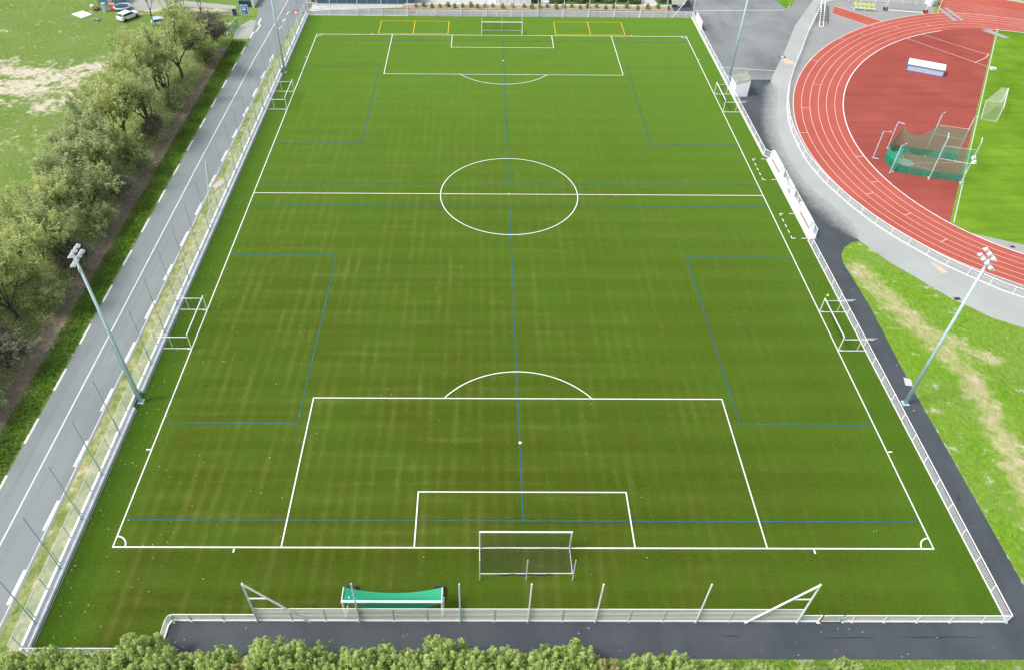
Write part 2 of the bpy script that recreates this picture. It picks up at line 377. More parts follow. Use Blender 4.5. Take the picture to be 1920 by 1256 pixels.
# track curve (three-centred bend): inner and outer edges as radius over angle round one centre
CX, CY = 94., 67.5
IN = [-2.709, 5.876, -.362, -3.006, 42.52]; OUT = [-2.443, 6.011, -1.194, -2.511, 50.063]
TH = np.linspace(-.72, 1.40, 70)
def bend(k, ext0=38, ext1=30):
    """line k lanes out from the inner edge (0..6)"""
    r = np.polyval(IN, TH)*(1-k/6)+np.polyval(OUT, TH)*(k/6)
    p = np.c_[CX-r*np.cos(TH), CY+r*np.sin(TH)]
    d0 = p[0]-p[3]; d0 = d0/np.hypot(*d0); a = []
    ang = math.atan2(d0[1], d0[0]); q = p[0].copy()
    for i in range(13):                      # the bend eases into the near straight
        ang = ang + (R(-30.4)-ang)*.22; q = q+np.array([math.cos(ang), math.sin(ang)])*ext0/13; a.append(q.copy())
    ang = math.atan2(*(p[-1]-p[-4])[::-1]); q = p[-1].copy(); b = []
    for i in range(13):
        ang = ang + (R(-30.4)-ang)*.22; q = q+np.array([math.cos(ang), math.sin(ang)])*ext1/13; b.append(q.copy())
    return np.r_[np.array(a[::-1]), p, np.array(b)]
B0, B6 = bend(0), bend(6)
tr = MB(); n = len(B0)
tr.v = [(p[0], p[1], .022) for p in B0]+[(p[0], p[1], .022) for p in B6]
tr.f = [(i, i+1, n+i+1, n+i) for i in range(n-1)]
struct(tr, "running_track", "track")
struct(MB().poly([(85.9,117.4),(90.7,127.2),(93,131.6),(140,104.0),(128,84),(104,108),(95,112.6)], .018), "sprint_straight", "track")
tl = MB()
for k in range(1, 6): tl.ribbon(bend(k), .065, .028+.001*k)
tl.ribbon(bend(6.0), .13, .035)
D = np.array([math.cos(R(-30.4)), math.sin(R(-30.4))]); Nn = np.array([-D[1], D[0]])
p0 = np.array([86.3,118.6])
for k in range(8):
    a = p0+Nn*(1.23*k)+D*(.6 if k else 0); tl.ribbon([a, a+D*45], .06, .04+.001*k)
tl.ribbon([p0-Nn*.4, p0+Nn*13], .12, .052)
marks = [(.05,5,6),(.22,4,5),(-.1,0,1),(.42,3,4),(.62,5,6),(.88,5,6),(.98,4,5),(1.08,5,6),(1.16,3,4),(1.3,2,3),(-.25,1,2),(-.42,2,3),(-.55,3,4),(-.3,3,4)]
for i, (th, ka, kb) in enumerate(marks):
    def at(k):
        r = np.polyval(IN, th)*(1-k/6)+np.polyval(OUT, th)*(k/6); return np.array([CX-r*math.cos(th), CY+r*math.sin(th)])
    tl.ribbon([at(ka), at(kb)], .09, .054+.001*i)
a, b = bend(0)[10], bend(6)[12]
tl.ribbon([bend(k)[int(11-k*.8+.25*k*k*.4)] for k in np.linspace(0, 6, 9)], .1, .070)
struct(tl, "track_lines", "track_line")
kb = MB(); kb.ribbon(B0[:-16], .16, .075); kb.ribbon(B0[-12:], .16, .076)
struct(kb, "inner_track_kerb", "white")
# red area inside the bend, then the grass infield
e0, e1 = np.array([56.97,46.85]), np.array([94.2,110.5])
def side(p): return (e1[0]-e0[0])*(p[1]-e0[1])-(e1[1]-e0[1])*(p[0]-e0[0])
dz = [tuple(p) for p in B0 if side(p) > .2]
struct(MB().poly(dz[::-1], .014), "red_throwing_area", "dzone")
gi = [tuple(p) for p in B0 if side(p) <= .2]
lo = [p for p in gi if p[1] < 75]; hi = [p for p in gi if p[1] >= 75]
struct(MB().poly([tuple(e0)]+lo[::-1]+[(150,-20),(150,95)]+hi[::-1]+[tuple(e1)], .010), "infield_grass", "infield")
struct(MB().poly([(57.6,44.85),(63.6,42.2),(90,27),(90,24.0),(62.3,40.05),(60.4,42.2)], .016), "infield_path", "patch")
dl = MB(); dl.ribbon([e0, e1], .14, .030); struct(dl, "area_edge_strip", "kerb")
dl = MB(); dl.ribbon([(74.8,105.7),(84.2,93.6)], .10, .031); dl.ribbon([(78.5,107.7),(86.9,98.1)], .10, .032)
dl.ribbon([(82.5,95.2),(83.6,96.0),(84.7,96.7),(85.7,97.5),(86.6,98.6),(86.9,99.2)], .12, .034)
dl.ribbon([(57.7,61.4),(65.5,61.65)], .07, .033); dl.ribbon([(57.6,61.0),(62.9,57.1)], .07, .035)
dl.ribbon([(56.9,62.7),(57.2,63.7)], .07, .036); dl.ribbon([(56.2,60.2),(55.8,59.7)], .07, .037)
struct(dl, "throwing_sector_lines", "track_line")
struct(MB().poly([(56.75+1.07*math.cos(i*.2618), 61.55+1.07*math.sin(i*.2618)) for i in range(24)], .040), "throwing_circle", "patch")
# grey approach round the bend
FB = [(67.7,124.7),(64.8,122.8),(62.6,118.4),(57.5,108.3),(53.2,99.0),(50.0,92.3),(46.9,85),(44.8,78.8),(43.6,73.8),(43.0,69.8),(42.75,66),(42.66,62),(42.96,59.5),(43.28,57),(43.86,54.6),(44.6,51.9),(45.35,49.7),(46.28,47.3),(47.34,45.1),(48.54,43),(49.9,40.9),(51.35,38.75),(53,36.9),(56.4,33.5),(58.4,32.1),(62,29.3),(66,26.6),(72,23)]
outr = [tuple(p) for p in B6]
ap = [(71.5,125.5),(74,140),(72,140),(64,125.5),(55.7,111),(50.2,98.9),(45.8,90.1),(43.6,85),(41.6,78.5),(40.5,75),(39.5,69.9),(38.76,63.7),(38.9,59.3),(39.45,55.2),(40.5,50.9),(41.9,46.9),(43.4,42.9),(44.2,41.3),(45.5,38.5),(47.2,36.1),(48.7,33.8),(50,31.8),(51.3,30.6),(53,28.7),(55.7,27.1),(60,23.6),(66,19.5),(75,14)]
struct(MB().poly([p for p in outr[::-1] if p[0] < 87 and p[1] > 75]+[p for p in outr[::-1] if p[1] <= 75 and p[0] < 74]+FB[::-1]+[(72,127),(91,129)], .016), "track_margin", "inner_asphalt")
struct(MB().poly(FB+[(75,21.6)]+ap[::-1]+[], .013), "perimeter_path", "old_asphalt")
struct(MB().poly([(65.0,117.6),(66.9,121.4),(73.4,113.9),(69.8,111.7)], .026), "javelin_runway", "track")
rl = MB(); rl.ribbon([(65.0,117.6),(69.8,111.7)], .12, .034); rl.ribbon([(66.9,121.4),(73.4,113.9)], .12, .035); struct(rl, "runway_lines", "track_line")
pad = MB(); pad.poly([(87.1,120.5),(87.9,120.6),(88.3,114.2),(87.4,114.0)], .061); pad.poly([(88.5,120.9),(89.2,120.9),(89.7,114.6),(88.9,114.3)], .062)
pad.poly([(90.6,109.6),(92.4,109.8),(94.4,106.0),(92.9,105.9)], .0625); struct(pad, "grey_rubber_mats", "greypad")
st = MB(); st.poly([(50.3,38.6),(51.0,38.3),(51.7,36.7),(50.9,36.5)], .019); st.poly([(49.0,95.8),(49.6,96.6),(50.9,95.1),(50.6,93.9),(49.1,94.1)], .020); struct(st, "orange_ground_stains", "orange_stain")
yl = MB(); yl.ribbon([(37.95,118.5),(56.2,119.2)], .16, .014); yl.ribbon([(37.3,92.8),(46.5,91.4)], .13, .015); struct(yl, "yard_lines", "road_paint")
struct(MB().poly([(56.0,125.5),(56.6,119.9),(57.7,120.6),(60.5,126),(68,142),(56,142)], .018), "grass_corner", "infield")
gs = MB()
for i in range(34):
    a, b = edge[0], edge[1]
    y = -6+i*.75+random.random()*.3; w_ = random.random()**2; y += random.uniform(-.3,.3); gs.poly([(39.90-w_*.1, y),(39.95, y),(39.95, y+.15+.4*w_),(39.92-w_*.12, y+.2*w_+.06)], .0165+i*.00002)
struct(gs, "path_edge_grit", "old_asphalt")
# worn transition between the two asphalts
BL = [(44.4,86.9),(43.6,85),(41.6,78.5),(40.5,75),(39.5,69.9),(38.9,64),(38.95,59.3),(39.5,55.2),(40.55,50.9),(41.9,46.9),(43.2,43.4)]
def blend_mat():
    M, t, b = newmat("asphalt_transition"); v = pos(t)
    f = math_(t, 'ADD', attr(t, "mix"), math_(t, 'MULTIPLY', math_(t, 'SUBTRACT', noise(t, v, 1.4, 6, .7), .5), .9))
    c = mixc(t, ramp(t, f, .1, .95), mixc(t, noise(t, v, .5, 5), (.055,.066,.074), (.110,.122,.128)), mixc(t, noise(t, v, .5, 5), (.275,.300,.288), (.350,.372,.352)))
    t.links.new(c, b.inputs["Base Color"]); b.inputs["Roughness"].default_value = .8; return M
MAT["transition"] = blend_mat()
sm = []                                   # resample the seam, then lay a 2.6 m strip over it
for a, b in zip(BL[:-1], BL[1:]):
    for i in range(6): sm.append(np.array(a)*(1-i/6)+np.array(b)*i/6)
sm.append(np.array(BL[-1])); tb = MB(); vals = []
for i, p in enumerate(sm):
    d = sm[min(i+1, len(sm)-1)]-sm[max(i-1, 0)]; d = d/np.hypot(*d); nn = np.array([-d[1], d[0]])
    wl_, wr_ = (1.0, 1.5) if p[1] > 52 else (1.4, 1.9)
    wl_ = min(wl_, max(.3, p[0]-38.3)) if p[1] > 45 else wl_
    e_ = min(1, .25+min(i, len(sm)-1-i)*.15); wl_ *= e_; wr_ *= e_
    q0, q1 = p-nn*wl_, p+nn*wr_
    tb.v += [(q0[0], q0[1], .0175), (p[0], p[1], .0175), (q1[0], q1[1], .0175)]; vals += [0, .5, 1]
for i in range(len(sm)-1):
    for j in (0, 1): k_ = i*3+j; tb.f.append((k_, k_+1, k_+4, k_+3))
tbo = struct(tb, "asphalt_seam", "transition"); at_ = tbo.data.attributes.new("mix", 'FLOAT', 'POINT'); at_.data.foreach_set("value", np.array(vals, np.float32))
ds = MB(); zc_ = .0122
for i, (xa, xb, y, h_) in enumerate(((14.6,16.0,-7.45,.10),(22.5,26.3,-7.55,.09),(28.2,34.2,-7.5,.08),(6.0,7.2,-8.3,.05),(38.3,38.6,5,.4),(-10.5,-6.2,-7.9,.03))):
    n_ = 14; up_ = [(xa+(xb-xa)*k/n_, y+h_*(.35+.65*random.random())*math.sin(math.pi*(k+.35)/(n_+.7))) for k in range(n_+1)]; dn = [(x, y-h_*(.2+.6*random.random())) for x, _ in up_[::-1]]
    ds.poly(up_+dn, zc_+.0004*i)
struct(ds, "damp_streaks", "damp")
sc_ = MB()
for i in range(60):
    x, y = (random.uniform(-26,38), random.uniform(-9,-6.7)) if i < 42 else (random.uniform(37.3,39.6), random.uniform(0,40)); r_s = random.uniform(.015,.05)*(1 if random.random() < .85 else 1.6)
    k_ = random.randint(5,7); sc_.poly([(x+r_s*random.uniform(.5,1.3)*math.cos(6.283*j/k_)*1.5, y+r_s*random.uniform(.5,1.3)*math.sin(6.283*j/k_)) for j in range(k_)], .0148+.00002*i)
struct(sc_, "pale_scuffs", "old_asphalt")
# road on the left
struct(MB().poly([(-46.1,-60),(-39.95,-60),(-39.9,40),(-39.75,100),(-39.2,112),(-38.3,122),(-38.3,175),(-48,175),(-48.2,122),(-46.6,112),(-45.7,103),(-46.0,70)], .010), "road", "road")
struct(MB().poly([(-46.2,103.4),(-45.4,110.6),(-47.6,112.5),(-48.9,109.8),(-49.3,106),(-48.9,103.4)], .006), "driveway_apron", "patch")
struct(MB().poly([(-37.7,112),(-37.7,122),(-38.9,122),(-39.3,112)], .005), "paved_corner", "yard_asphalt")
struct(MB().poly([(-72.5,116.8),(-69.4,116.5),(-64,119),(-52,117.6),(-52,119.4),(-64,122),(-66,140),(-76,140),(-74.5,121)], .006), "farm_track", "patch")
rm = MB()
rm.ribbon([(-43.4,-40),(-43.4,60),(-43.15,95),(-42.7,114),(-42.0,150)], .13, .0145)
k = 0
for y in np.arange(-37.5, 110, 6.62):
    rm.ribbon([(-46.02+.003*max(0, y-50), y+1.9),(-46.02+.003*max(0, y-50), y+4.95)], .24, .0150); 
for y in list(np.arange(-38.0, 100, 6.59)):
    rm.ribbon([(-40.42+.001*max(0, y), y),(-40.36+.001*max(0, y), y+3.0)], .24, .0155)
rm.ribbon([(-40.25,-40),(-40.15,40),(-40.0,96)], .07, .0152)
rm.ribbon([(-45.5,106.4),(-45.3,109.4),(-46.0,111.2)], .22, .016)
for y in (108,111.5,115): rm.ribbon([(-41.5,y),(-41.2,y+1.6)], .2, .0165)
struct(rm, "road_markings", "road_paint")

# ------------------------------------------------------------------ pitch markings
HW, HL = 34.03, 105.7; wl = MB(); zc = [.045]
def line(mb, pts, wd=.12, closed=False):
    zc[0] += .001; mb.ribbon(pts, wd, zc[0], closed)
line(wl, [(-HW-.06,0),(HW+.06,0)], .13); line(wl, [(-HW-.06,HL),(HW+.06,HL)], .13)
line(wl, [(-HW,0),(-HW,HL)]); line(wl, [(HW,0),(HW,HL)]); line(wl, [(-HW,HL/2),(HW,HL/2)])
def arc(cx, cy, r, a0, a1, k=48): return [(cx+r*math.cos(a0+(a1-a0)*i/k), cy+r*math.sin(a0+(a1-a0)*i/k)) for i in range(k+1)]
line(wl, arc(0, HL/2, 9.15, 0, 2*math.pi*(1-1/72), 71), closed=True)
for y0, sg in ((0, 1), (HL, -1)):
    for hw, d in ((20.16, 16.5), (9.16, 5.5)):
        line(wl, [(-hw,y0),(-hw,y0+sg*d)]); line(wl, [(hw,y0),(hw,y0+sg*d)]); line(wl, [(-hw-.06,y0+sg*d),(hw+.06,y0+sg*d)])
    a = math.asin(5.5/9.15); line(wl, [(x, y0+sg*y) for x, y in arc(0, 11, 9.15, a, math.pi-a)])
    zc[0] += .001; wl.poly([(x, y) for x, y in arc(0, y0+sg*11, .16, 0, 2*math.pi*11/12, 11)], zc[0])
    for sx in (-1, 1):
        line(wl, [(sx*(HW-1*math.cos(t)), y0+sg*math.sin(t)) for t in np.linspace(0, math.pi/2, 9)])
        line(wl, [(sx*24, y0-sg*.12),(sx*24, y0-sg*.5)], .14)
        line(wl, [(sx*(HW+.1), y0+sg*10.05),(sx*(HW+.5), y0+sg*10.05)], .14)
zc[0] += .001; wl.poly([(x, y) for x, y in arc(0, HL/2, .14, 0, 2*math.pi*11/12, 11)], zc[0])
for y0, y1 in ((62.2,56.75),(48.57,43.2)):           # dashed technical areas
    for y in (y0, y1):
        line(wl, [(35.0,y),(35.5,y)], .12); line(wl, [(36.25,y),(36.85,y)], .12)
    line(wl, [(35.05,y0),(35.05,y0-.5)], .12); line(wl, [(35.05,y1),(35.05,y1+.5)], .12)
    for k in range(3):
        y = y0-(y0-y1)*(.27+.23*k); line(wl, [(35.05,y+.33),(35.05,y-.33)], .12)
struct(wl, "white_pitch_lines", "white_line")
bl = MB(); zc[0] = .022
for sx in (-1, 1):
    for ya, yb in ((13.3,39.4),(66.3,92.35)):
        line(bl, [(sx*HW,ya),(sx*21.15,ya)], .10); line(bl, [(sx*HW,yb),(sx*21.15,yb)], .10); line(bl, [(sx*21.15,ya-.05),(sx*21.15,yb+.05)], .10)
    for y in (26.35,79.4): zc[0] += .001; bl.poly([(sx*25.05+.11*math.cos(i*.785), y+.11*math.sin(i*.785)) for i in range(8)], zc[0])
for y in (2.6,50.2,55.35,103.05): line(bl, [(-HW,y),(HW,y)], .10)
line(bl, [(-.05,2.6),(0,50.2)], .10); line(bl, [(0,55.35),(.1,103.05)], .10)
struct(bl, "blue_pitch_lines", "blue_line")
yw = MB(); zc[0] = .03
for sx in (-1, 1):
    for x in (9.97,16.42,22.8): line(yw, [(sx*x,106.2),(sx*x,112.3)], .12)
    for y in (106.25,112.25): line(yw, [(sx*9.9,y),(sx*22.87,y)], .12)
struct(yw, "yellow_training_boxes", "yellow_line")

# ------------------------------------------------------------------ left wall and fences
wall = thing("concrete_wall", "long low pale concrete wall with a stepped ledge between the turf and the road", "wall", (-37.54,53,0))
MB().box(-37.66,-8.9,-.1,-37.42,115,.60).build("coping", "coping", wall)
lg = MB()
for ya, yb in ((-8.9,14.95),(17.1,88.7),(90.6,114.8)): lg.box(-37.42,ya,-.1,-37.10,yb,.34)
lg.build("ledge", "concrete", wall)
lg = MB()
for ya, yb in ((14.95,17.1),(88.7,90.6)): lg.box(-37.42,ya,-.1,-37.34,yb,.05)
lg.build("mast_recess", "gap", wall)
gp = MB(); gp.box(-37.10,-8.9,-.1,-37.0,114.8,.024); gp.build("drain_gap", "gap", wall)
kb = MB()
for ya, yb in ((-8.9,14.95),(17.1,88.7),(90.6,114.8)): kb.box(-37.0,ya,-.1,-36.95,yb,.06)
kb.build("turf_kerb", "kerb", wall)

def rail_line(path, z, r, off=0):
    m_ = MB(); m_.tube([(p[0], p[1], z) for p in path], r, 6); return m_
def fence(name, label, path, rails, posts, ph, pr, pmat, rmat, base=0, plinth=None, cat="fence", pmesh=None, infill_shade=None):
    t = thing(name, label, cat, (path[0][0], path[0][1], base))
    for z, r in rails:
        rail_line(path, base+z, r).build("rail", rmat, t)
    if plinth:
        m_ = MB()
        for a, b in zip(path[:-1], path[1:]):
            a, b = Vector(a[:2]), Vector(b[:2]); d = (b-a).normalized(); nn = Vector((-d.y, d.x))*plinth[0]/2
            m_.hexa([(a.x+nn.x,a.y+nn.y,base-.05),(a.x-nn.x,a.y-nn.y,base-.05),(b.x-nn.x,b.y-nn.y,base-.05),(b.x+nn.x,b.y+nn.y,base-.05),
                     (a.x+nn.x,a.y+nn.y,base+plinth[1]),(a.x-nn.x,a.y-nn.y,base+plinth[1]),(b.x-nn.x,b.y-nn.y,base+plinth[1]),(b.x+nn.x,b.y+nn.y,base+plinth[1])])
        m_.build("kerb", plinth[2], t)
    if posts:
        pm = MB().tube([(0,0,-.05),(0,0,ph)], pr, 8); pm.box(-pr*2,-pr*2,-.02,pr*2,pr*2,.02)
        p0_ = pm.build("post", pmat, t, world=False); p0_.location = (posts[0][0]-path[0][0], posts[0][1]-path[0][1], 0)
        for p in posts[1:]:
            c = p0_.copy(); COL.objects.link(c); c.parent = t; c.location = (p[0]-path[0][0], p[1]-path[0][1], 0)
    return t
def along(path, step, start=0.0):
    out, carry = [], start
    for a, b in zip(path[:-1], path[1:]):
        a, b = Vector(a[:2]), Vector(b[:2]); L = (b-a).length; s = carry
        while s <= L+1e-6: out.append(tuple(a+(b-a)*s/L)); s += step
        carry = s-L
    return out
fence("bar_fence", "grey horizontal bar fence standing on the concrete wall beside the road", [(-37.54,-9.3),(-37.54,114.9)],
      [(.18+.19*i, .021) for i in range(8)]+[(1.66,.03)], [(-37.54,y) for y in np.arange(-8.6,114.9,2.285)], 1.66, .034, "galv_dark", "rail_grey", base=.60)
bs = thing("ball_stop_fence", "row of slim eight metre posts on the ledge of the road side wall", "fence", (-37.33,-6.73,.1))
pm = MB().tube([(0,0,0),(0,0,7.7)], .05, 8, .038); pm.tube([(0,0,7.7),(.2,0,7.9)], .03, 6)
prev = None
for i in range(26):
    y = -6.73+4.57*i
    if prev is None: prev = pm.build("post", "galv_dark", bs, world=False)
    else: c = prev.copy(); COL.objects.link(c); c.parent = bs; c.location = (0, 4.57*i, 0)
for z in (7.75,): MB().tube([(-37.33,-6.73,z),(-37.33,107.5,z)], .008, 4).build("cable", "galv_dark", bs)
for ya, yb in ((48.1,44.1),):
    MB().tube([(-37.33,ya,7.7),(-37.33,yb,.14)], .05, 7).build("brace", "galv", bs)
    MB().tube([(-37.33,ya,2.6),(-37.33,ya+(yb-ya)*.67,2.6)], .04, 6).build("strut", "galv", bs)

# near railings
LOWR = [(.26,.018),(.44,.018),(.62,.018),(.80,.018)]; TOP = [(1.02,.045)]
PL = (.10,.13,"rail_white")
fence("low_railing", "short white low railing along the turf corner behind the hedge", [(-37.3,-8.9),(-27.42,-8.9)], LOWR+TOP, [(-37.2+2.45*i,-8.9) for i in range(5)], 1.0, .045, "rail_white", "rail_white", plinth=PL)
fence("low_railing", "white low railing turning the corner at the left end of the dark path", [(-27.42,-9.0),(-27.42,-6.75),(-27.3,-6.4),(-27.0,-6.3),(-20.7,-6.3)], LOWR+TOP, [(-27.42,-8.8),(-27.1,-6.4),(-25.8,-6.3),(-23.28,-6.3)], 1.0, .045, "rail_grey", "rail_white", plinth=PL)
hx = [-20.68,-18.07,-15.5,-12.91,-10.3,-7.74,-5.19,-2.6,0,2.58,5.15,7.73,10.33,12.9,15.46,18.06,20.7]
fence("high_railing", "white two metre railing of many bars behind the near goal line", [(-20.68,-6.3),(20.7,-6.3)], [(.28+.21*i,.020) for i in range(8)]+[(1.98,.04)], [(x,-6.3) for x in hx if x not in (-20.68,-12.91,-5.19,0,5.15,12.9,20.7)], 1.98, .038, "galv", "rail_white", plinth=(.1,.16,"rail_white"))
bf = thing("ball_stop_fence", "white six metre net posts with slanting end braces on the near railing", "fence", (0,-6.36,0))
for x in (-20.68,-12.91,-5.19,0,5.15,12.9,20.7):
    MB().tube([(x,-6.38,0),(x,-6.38,5.9)], .075 if abs(x) > 20 else .06, 9).build("post", "galv" if x < 0 else "white", bf)
for sx in (-1, 1):
    MB().tube([(sx*20.69,-6.4,5.85),(sx*16.7,-6.4,0)], .075, 9).build("brace", "white", bf)
    MB().tube([(sx*20.69,-6.4,3.75),(sx*19.25,-6.4,3.75)], .055, 8).build("strut", "white", bf)
fence("low_railing", "white low railing just left of the small barred gate", [(20.85,-6.3),(22.4,-6.3)], LOWR+TOP, [(22.36,-6.3)], 1.05, .07, "rail_white", "rail_white", plinth=PL)
gt = thing("gate", "small white gate with upright bars in the near railing", "gate", (22.5,-6.3,0))
MB().tube([(22.55,-6.3,.12),(24.05,-6.3,.12)], .035).build("bottom_rail", "rail_white", gt); MB().tube([(22.55,-6.3,1.02),(24.05,-6.3,1.02)], .04).build("top_rail", "rail_white", gt)
g_ = MB()
for i in range(13): g_.tube([(22.62+i*.115,-6.3,.12),(22.62+i*.115,-6.3,1.02)], .022, 6)
g_.build("bars", "rail_white", gt)
MB().box(23.98,-6.40,.45,24.10,-6.28,.75).build("lock", "galv_dark", gt)
fence("low_railing", "white low railing between the barred gate and the near right corner", [(24.2,-6.3),(36.8,-6.3)], LOWR+TOP, [(24.25,-6.3),(24.94,-6.3),(27.42,-6.3),(29.95,-6.3),(32.5,-6.3),(35.0,-6.3)], 1.02, .045, "rail_white", "rail_white", plinth=PL)
RR = [(.32,.015),(.48,.015),(.64,.015),(.80,.015)]+[(1.06,.048)]
RP = (.07,.08,"rail_white")
fence("side_railing", "long white railing between the pitch and the path by the grass triangle", [(36.92,-6.3),(36.92,42.9)], [(.16,.015)]+RR, along([(36.92,-6.3),(36.92,42.5)], 2.52), 1.04, .045, "rail_white", "rail_white", plinth=RP)
enc = [(36.92,63.25),(38.15,61.65),(38.15,43.7),(37.0,42.9)]
fence("enclosure_railing", "white railing bulging round the back of the dugouts", enc, RR+[(.16,.022)], [enc[0],(37.55,62.45),enc[1]]+[(38.15,61.65-2.56*i) for i in range(1,7)]+[enc[2],(37.55,43.3)], 1.06, .045, "rail_white", "rail_white", plinth=RP)
fence("side_railing", "long white railing from the dugouts to the far right corner past the white shed", [(36.92,63.3),(36.92,114.8)], [(.16,.025)]+RR, along([(36.92,63.4),(36.92,114.8)], 2.5), 1.04, .045, "rail_white", "rail_white", plinth=(.22,.14,"rail_white"))
# far end
farx = [-36.9,-35.69,-33.13,-30.54,-28.05,-25.48]+[-20.5,-18.2]
FR = [(.2,.018),(.38,.018),(.56,.018),(.74,.018),(.92,.018),(1.1,.04)]
fence("far_railing", "white railing behind the far goal line left of its gate", [(-37.2,114.9),(-18.0,114.9)], FR, [(x,114.9) for x in farx]+[(-22.96,114.9)], 1.1, .045, "rail_white", "rail_white", plinth=(.14,.12,"rail_white"))
gt = thing("gate", "white gate in the railing beyond the far goal line", "gate", (-17.9,114.9,0))
MB().tube([(-17.8,114.9,.12),(-16.3,114.9,.12),(-16.3,114.9,1.05),(-17.8,114.9,1.05),(-17.8,114.9,.12)], .05).build("frame", "rail_white", gt)
for x in (-16.15,-17.95): MB().tube([(x,114.9,0),(x,114.9,1.15)], .07).build("gate_post", "rail_white", gt)
fence("far_railing", "white railing behind the far goal line from its gate to the right corner", [(-16.0,114.9),(37.0,114.9)], FR, [(x,114.9) for x in [-13.53,-10.96,-8.45,-5.91,-3.36,-.85,1.64,4.2,6.73,9.22,11.78,14.25,16.73,19.25,21.75,24.27,26.75,29.3,34.35,35.62]], 1.1, .045, "rail_white", "rail_white", plinth=(.1,.05,"kerb"))
bf = thing("ball_stop_fence", "tall white net posts with end braces beyond the far goal", "fence", (0,114.8,0))
for x in (-37.1,-32.78,-27.53,-22.96,-17.96,-12.67,-7.83,-2.88,2.08,7.03,11.99,16.87,21.83,26.8,31.76,36.94):
    MB().tube([(x,114.78,0),(x,114.78,5.9)], .06, 8).build("post", "white", bf)
MB().tube([(-37.1,114.75,5.9),(-33.81,114.7,0)], .06, 8).build("brace", "white", bf)
MB().tube([(-37.1,114.75,2.4),(-35.1,114.72,2.4)], .05, 8).build("strut", "white", bf)
MB().tube([(36.94,114.75,5.9),(33.05,114.7,0)], .06, 8).build("brace", "white", bf)
MB().tube([(-37.1,114.78,5.88),(36.94,114.78,5.88)], .012, 5).build("cable", "galv_dark", bf)
fence("track_railing", "curving white railing round the outside of the running track", FB, [(.2,.016),(.38,.016),(.56,.016),(.74,.016),(1.02,.045)], along(FB, 2.5), 1.02, .045, "rail_white", "rail_white", plinth=(.10,.08,"rail_white"))
fence("stand_railing", "white railing behind the goal and seats at the track corner", [(67.7,124.75),(77.2,123.4),(87.3,122.0)], [(.3,.02),(.6,.02),(1.05,.04)], along([(67.7,124.75),(77.2,123.4),(87.3,122.0)], 2.6, .4), 1.05, .045, "rail_white", "rail_white")
fence("stand_railing", "white railing along the far side of the sprint straight", [(92.5,132.2),(140,104.4)], [(.3,.02),(.6,.02),(1.05,.04)], along([(92.5,132.2),(140,104.4)], 2.6, .4), 1.05, .045, "rail_white", "rail_white", plinth=(.5,.1,"kerb"))

# ------------------------------------------------------------------ floodlight masts
def mast(label, loc, face):
    t = thing("floodlight_mast", label, "floodlight", loc, 0 if face > 0 else math.pi, "floodlight masts round the pitch")
    MB().tube([(0,0,0),(0,0,17.9)], .20, 14, .10).build("pole", "galv", t, world=False, smooth=True)
    MB().box(-.32,-.32,-.03,.32,.32,.05).build("base_plate", "galv", t, world=False)
    for z, hw, ys in ((17.55, 1.0, (-.9,-.3,.3,.9)), (18.3, .8, (-.65,0,.65))):
        arm = MB().tube([(0,-hw,z),(0,hw,z)], .05, 8); arm.tube([(0,0,17.2),(0,0,18.5)], .06, 8)
        a_ = arm.build("crossarm", "white", t, world=False)
        for y in ys:
            Rm = Matrix.Rotation(R(-28), 3, 'Y') if True else None
            h = MB().obox((.24,y,z+.05), (.32,.31,.13), Matrix.Rotation(R(24), 3, 'Y'))
            h.obox((.2,y,z+.15), (.18,.24,.10), Matrix.Rotation(R(24), 3, 'Y')); h.tube([(0,y-.24,z),(.3,y-.24,z+.06)], .03, 6); h.tube([(0,y+.24,z),(.3,y+.24,z+.06)], .03, 6)
            hd = h.build("floodlight", "lamp_grey", t, world=False)
            g2 = MB().obox((.22,y,z-.03), (.28,.27,.03), Matrix.Rotation(R(24), 3, 'Y')).build("lens", "grey", hd, world=False)
    MB().box(-.1,-.18,16.2,.0,.18,16.7).build("ballast_box", "galv", t, world=False)
    return t
mast("tall floodlight mast in a notch of the road side wall, toward the camera", (-36.95,15.96,0), 1)
mast("tall grey floodlight mast at the edge of the dark path beside the grass triangle", (38.2,16.1,0), -1)
mast("grey floodlight mast against the road side wall near the far left corner of the pitch", (-36.9,89.62,0), 1)
mast("grey floodlight mast beside the white shed on the car park", (38.1,89.1,0), -1)
tag(MB().prism([(39.2,18.5),(39.9,18.4),(40.1,19.3),(39.45,19.6)], 0, .05).build("concrete_slab", "pale_paving"), "small pale concrete slab at the path edge near the right floodlight mast", "slab")
tag(MB().prism([(-40.1,54.2),(-39.2,53.6),(-38.4,55.4),(-39.2,56.0)], 0, .12).build("concrete_slab", "slab"), "pale concrete slab in the dry grass between road and wall", "slab")

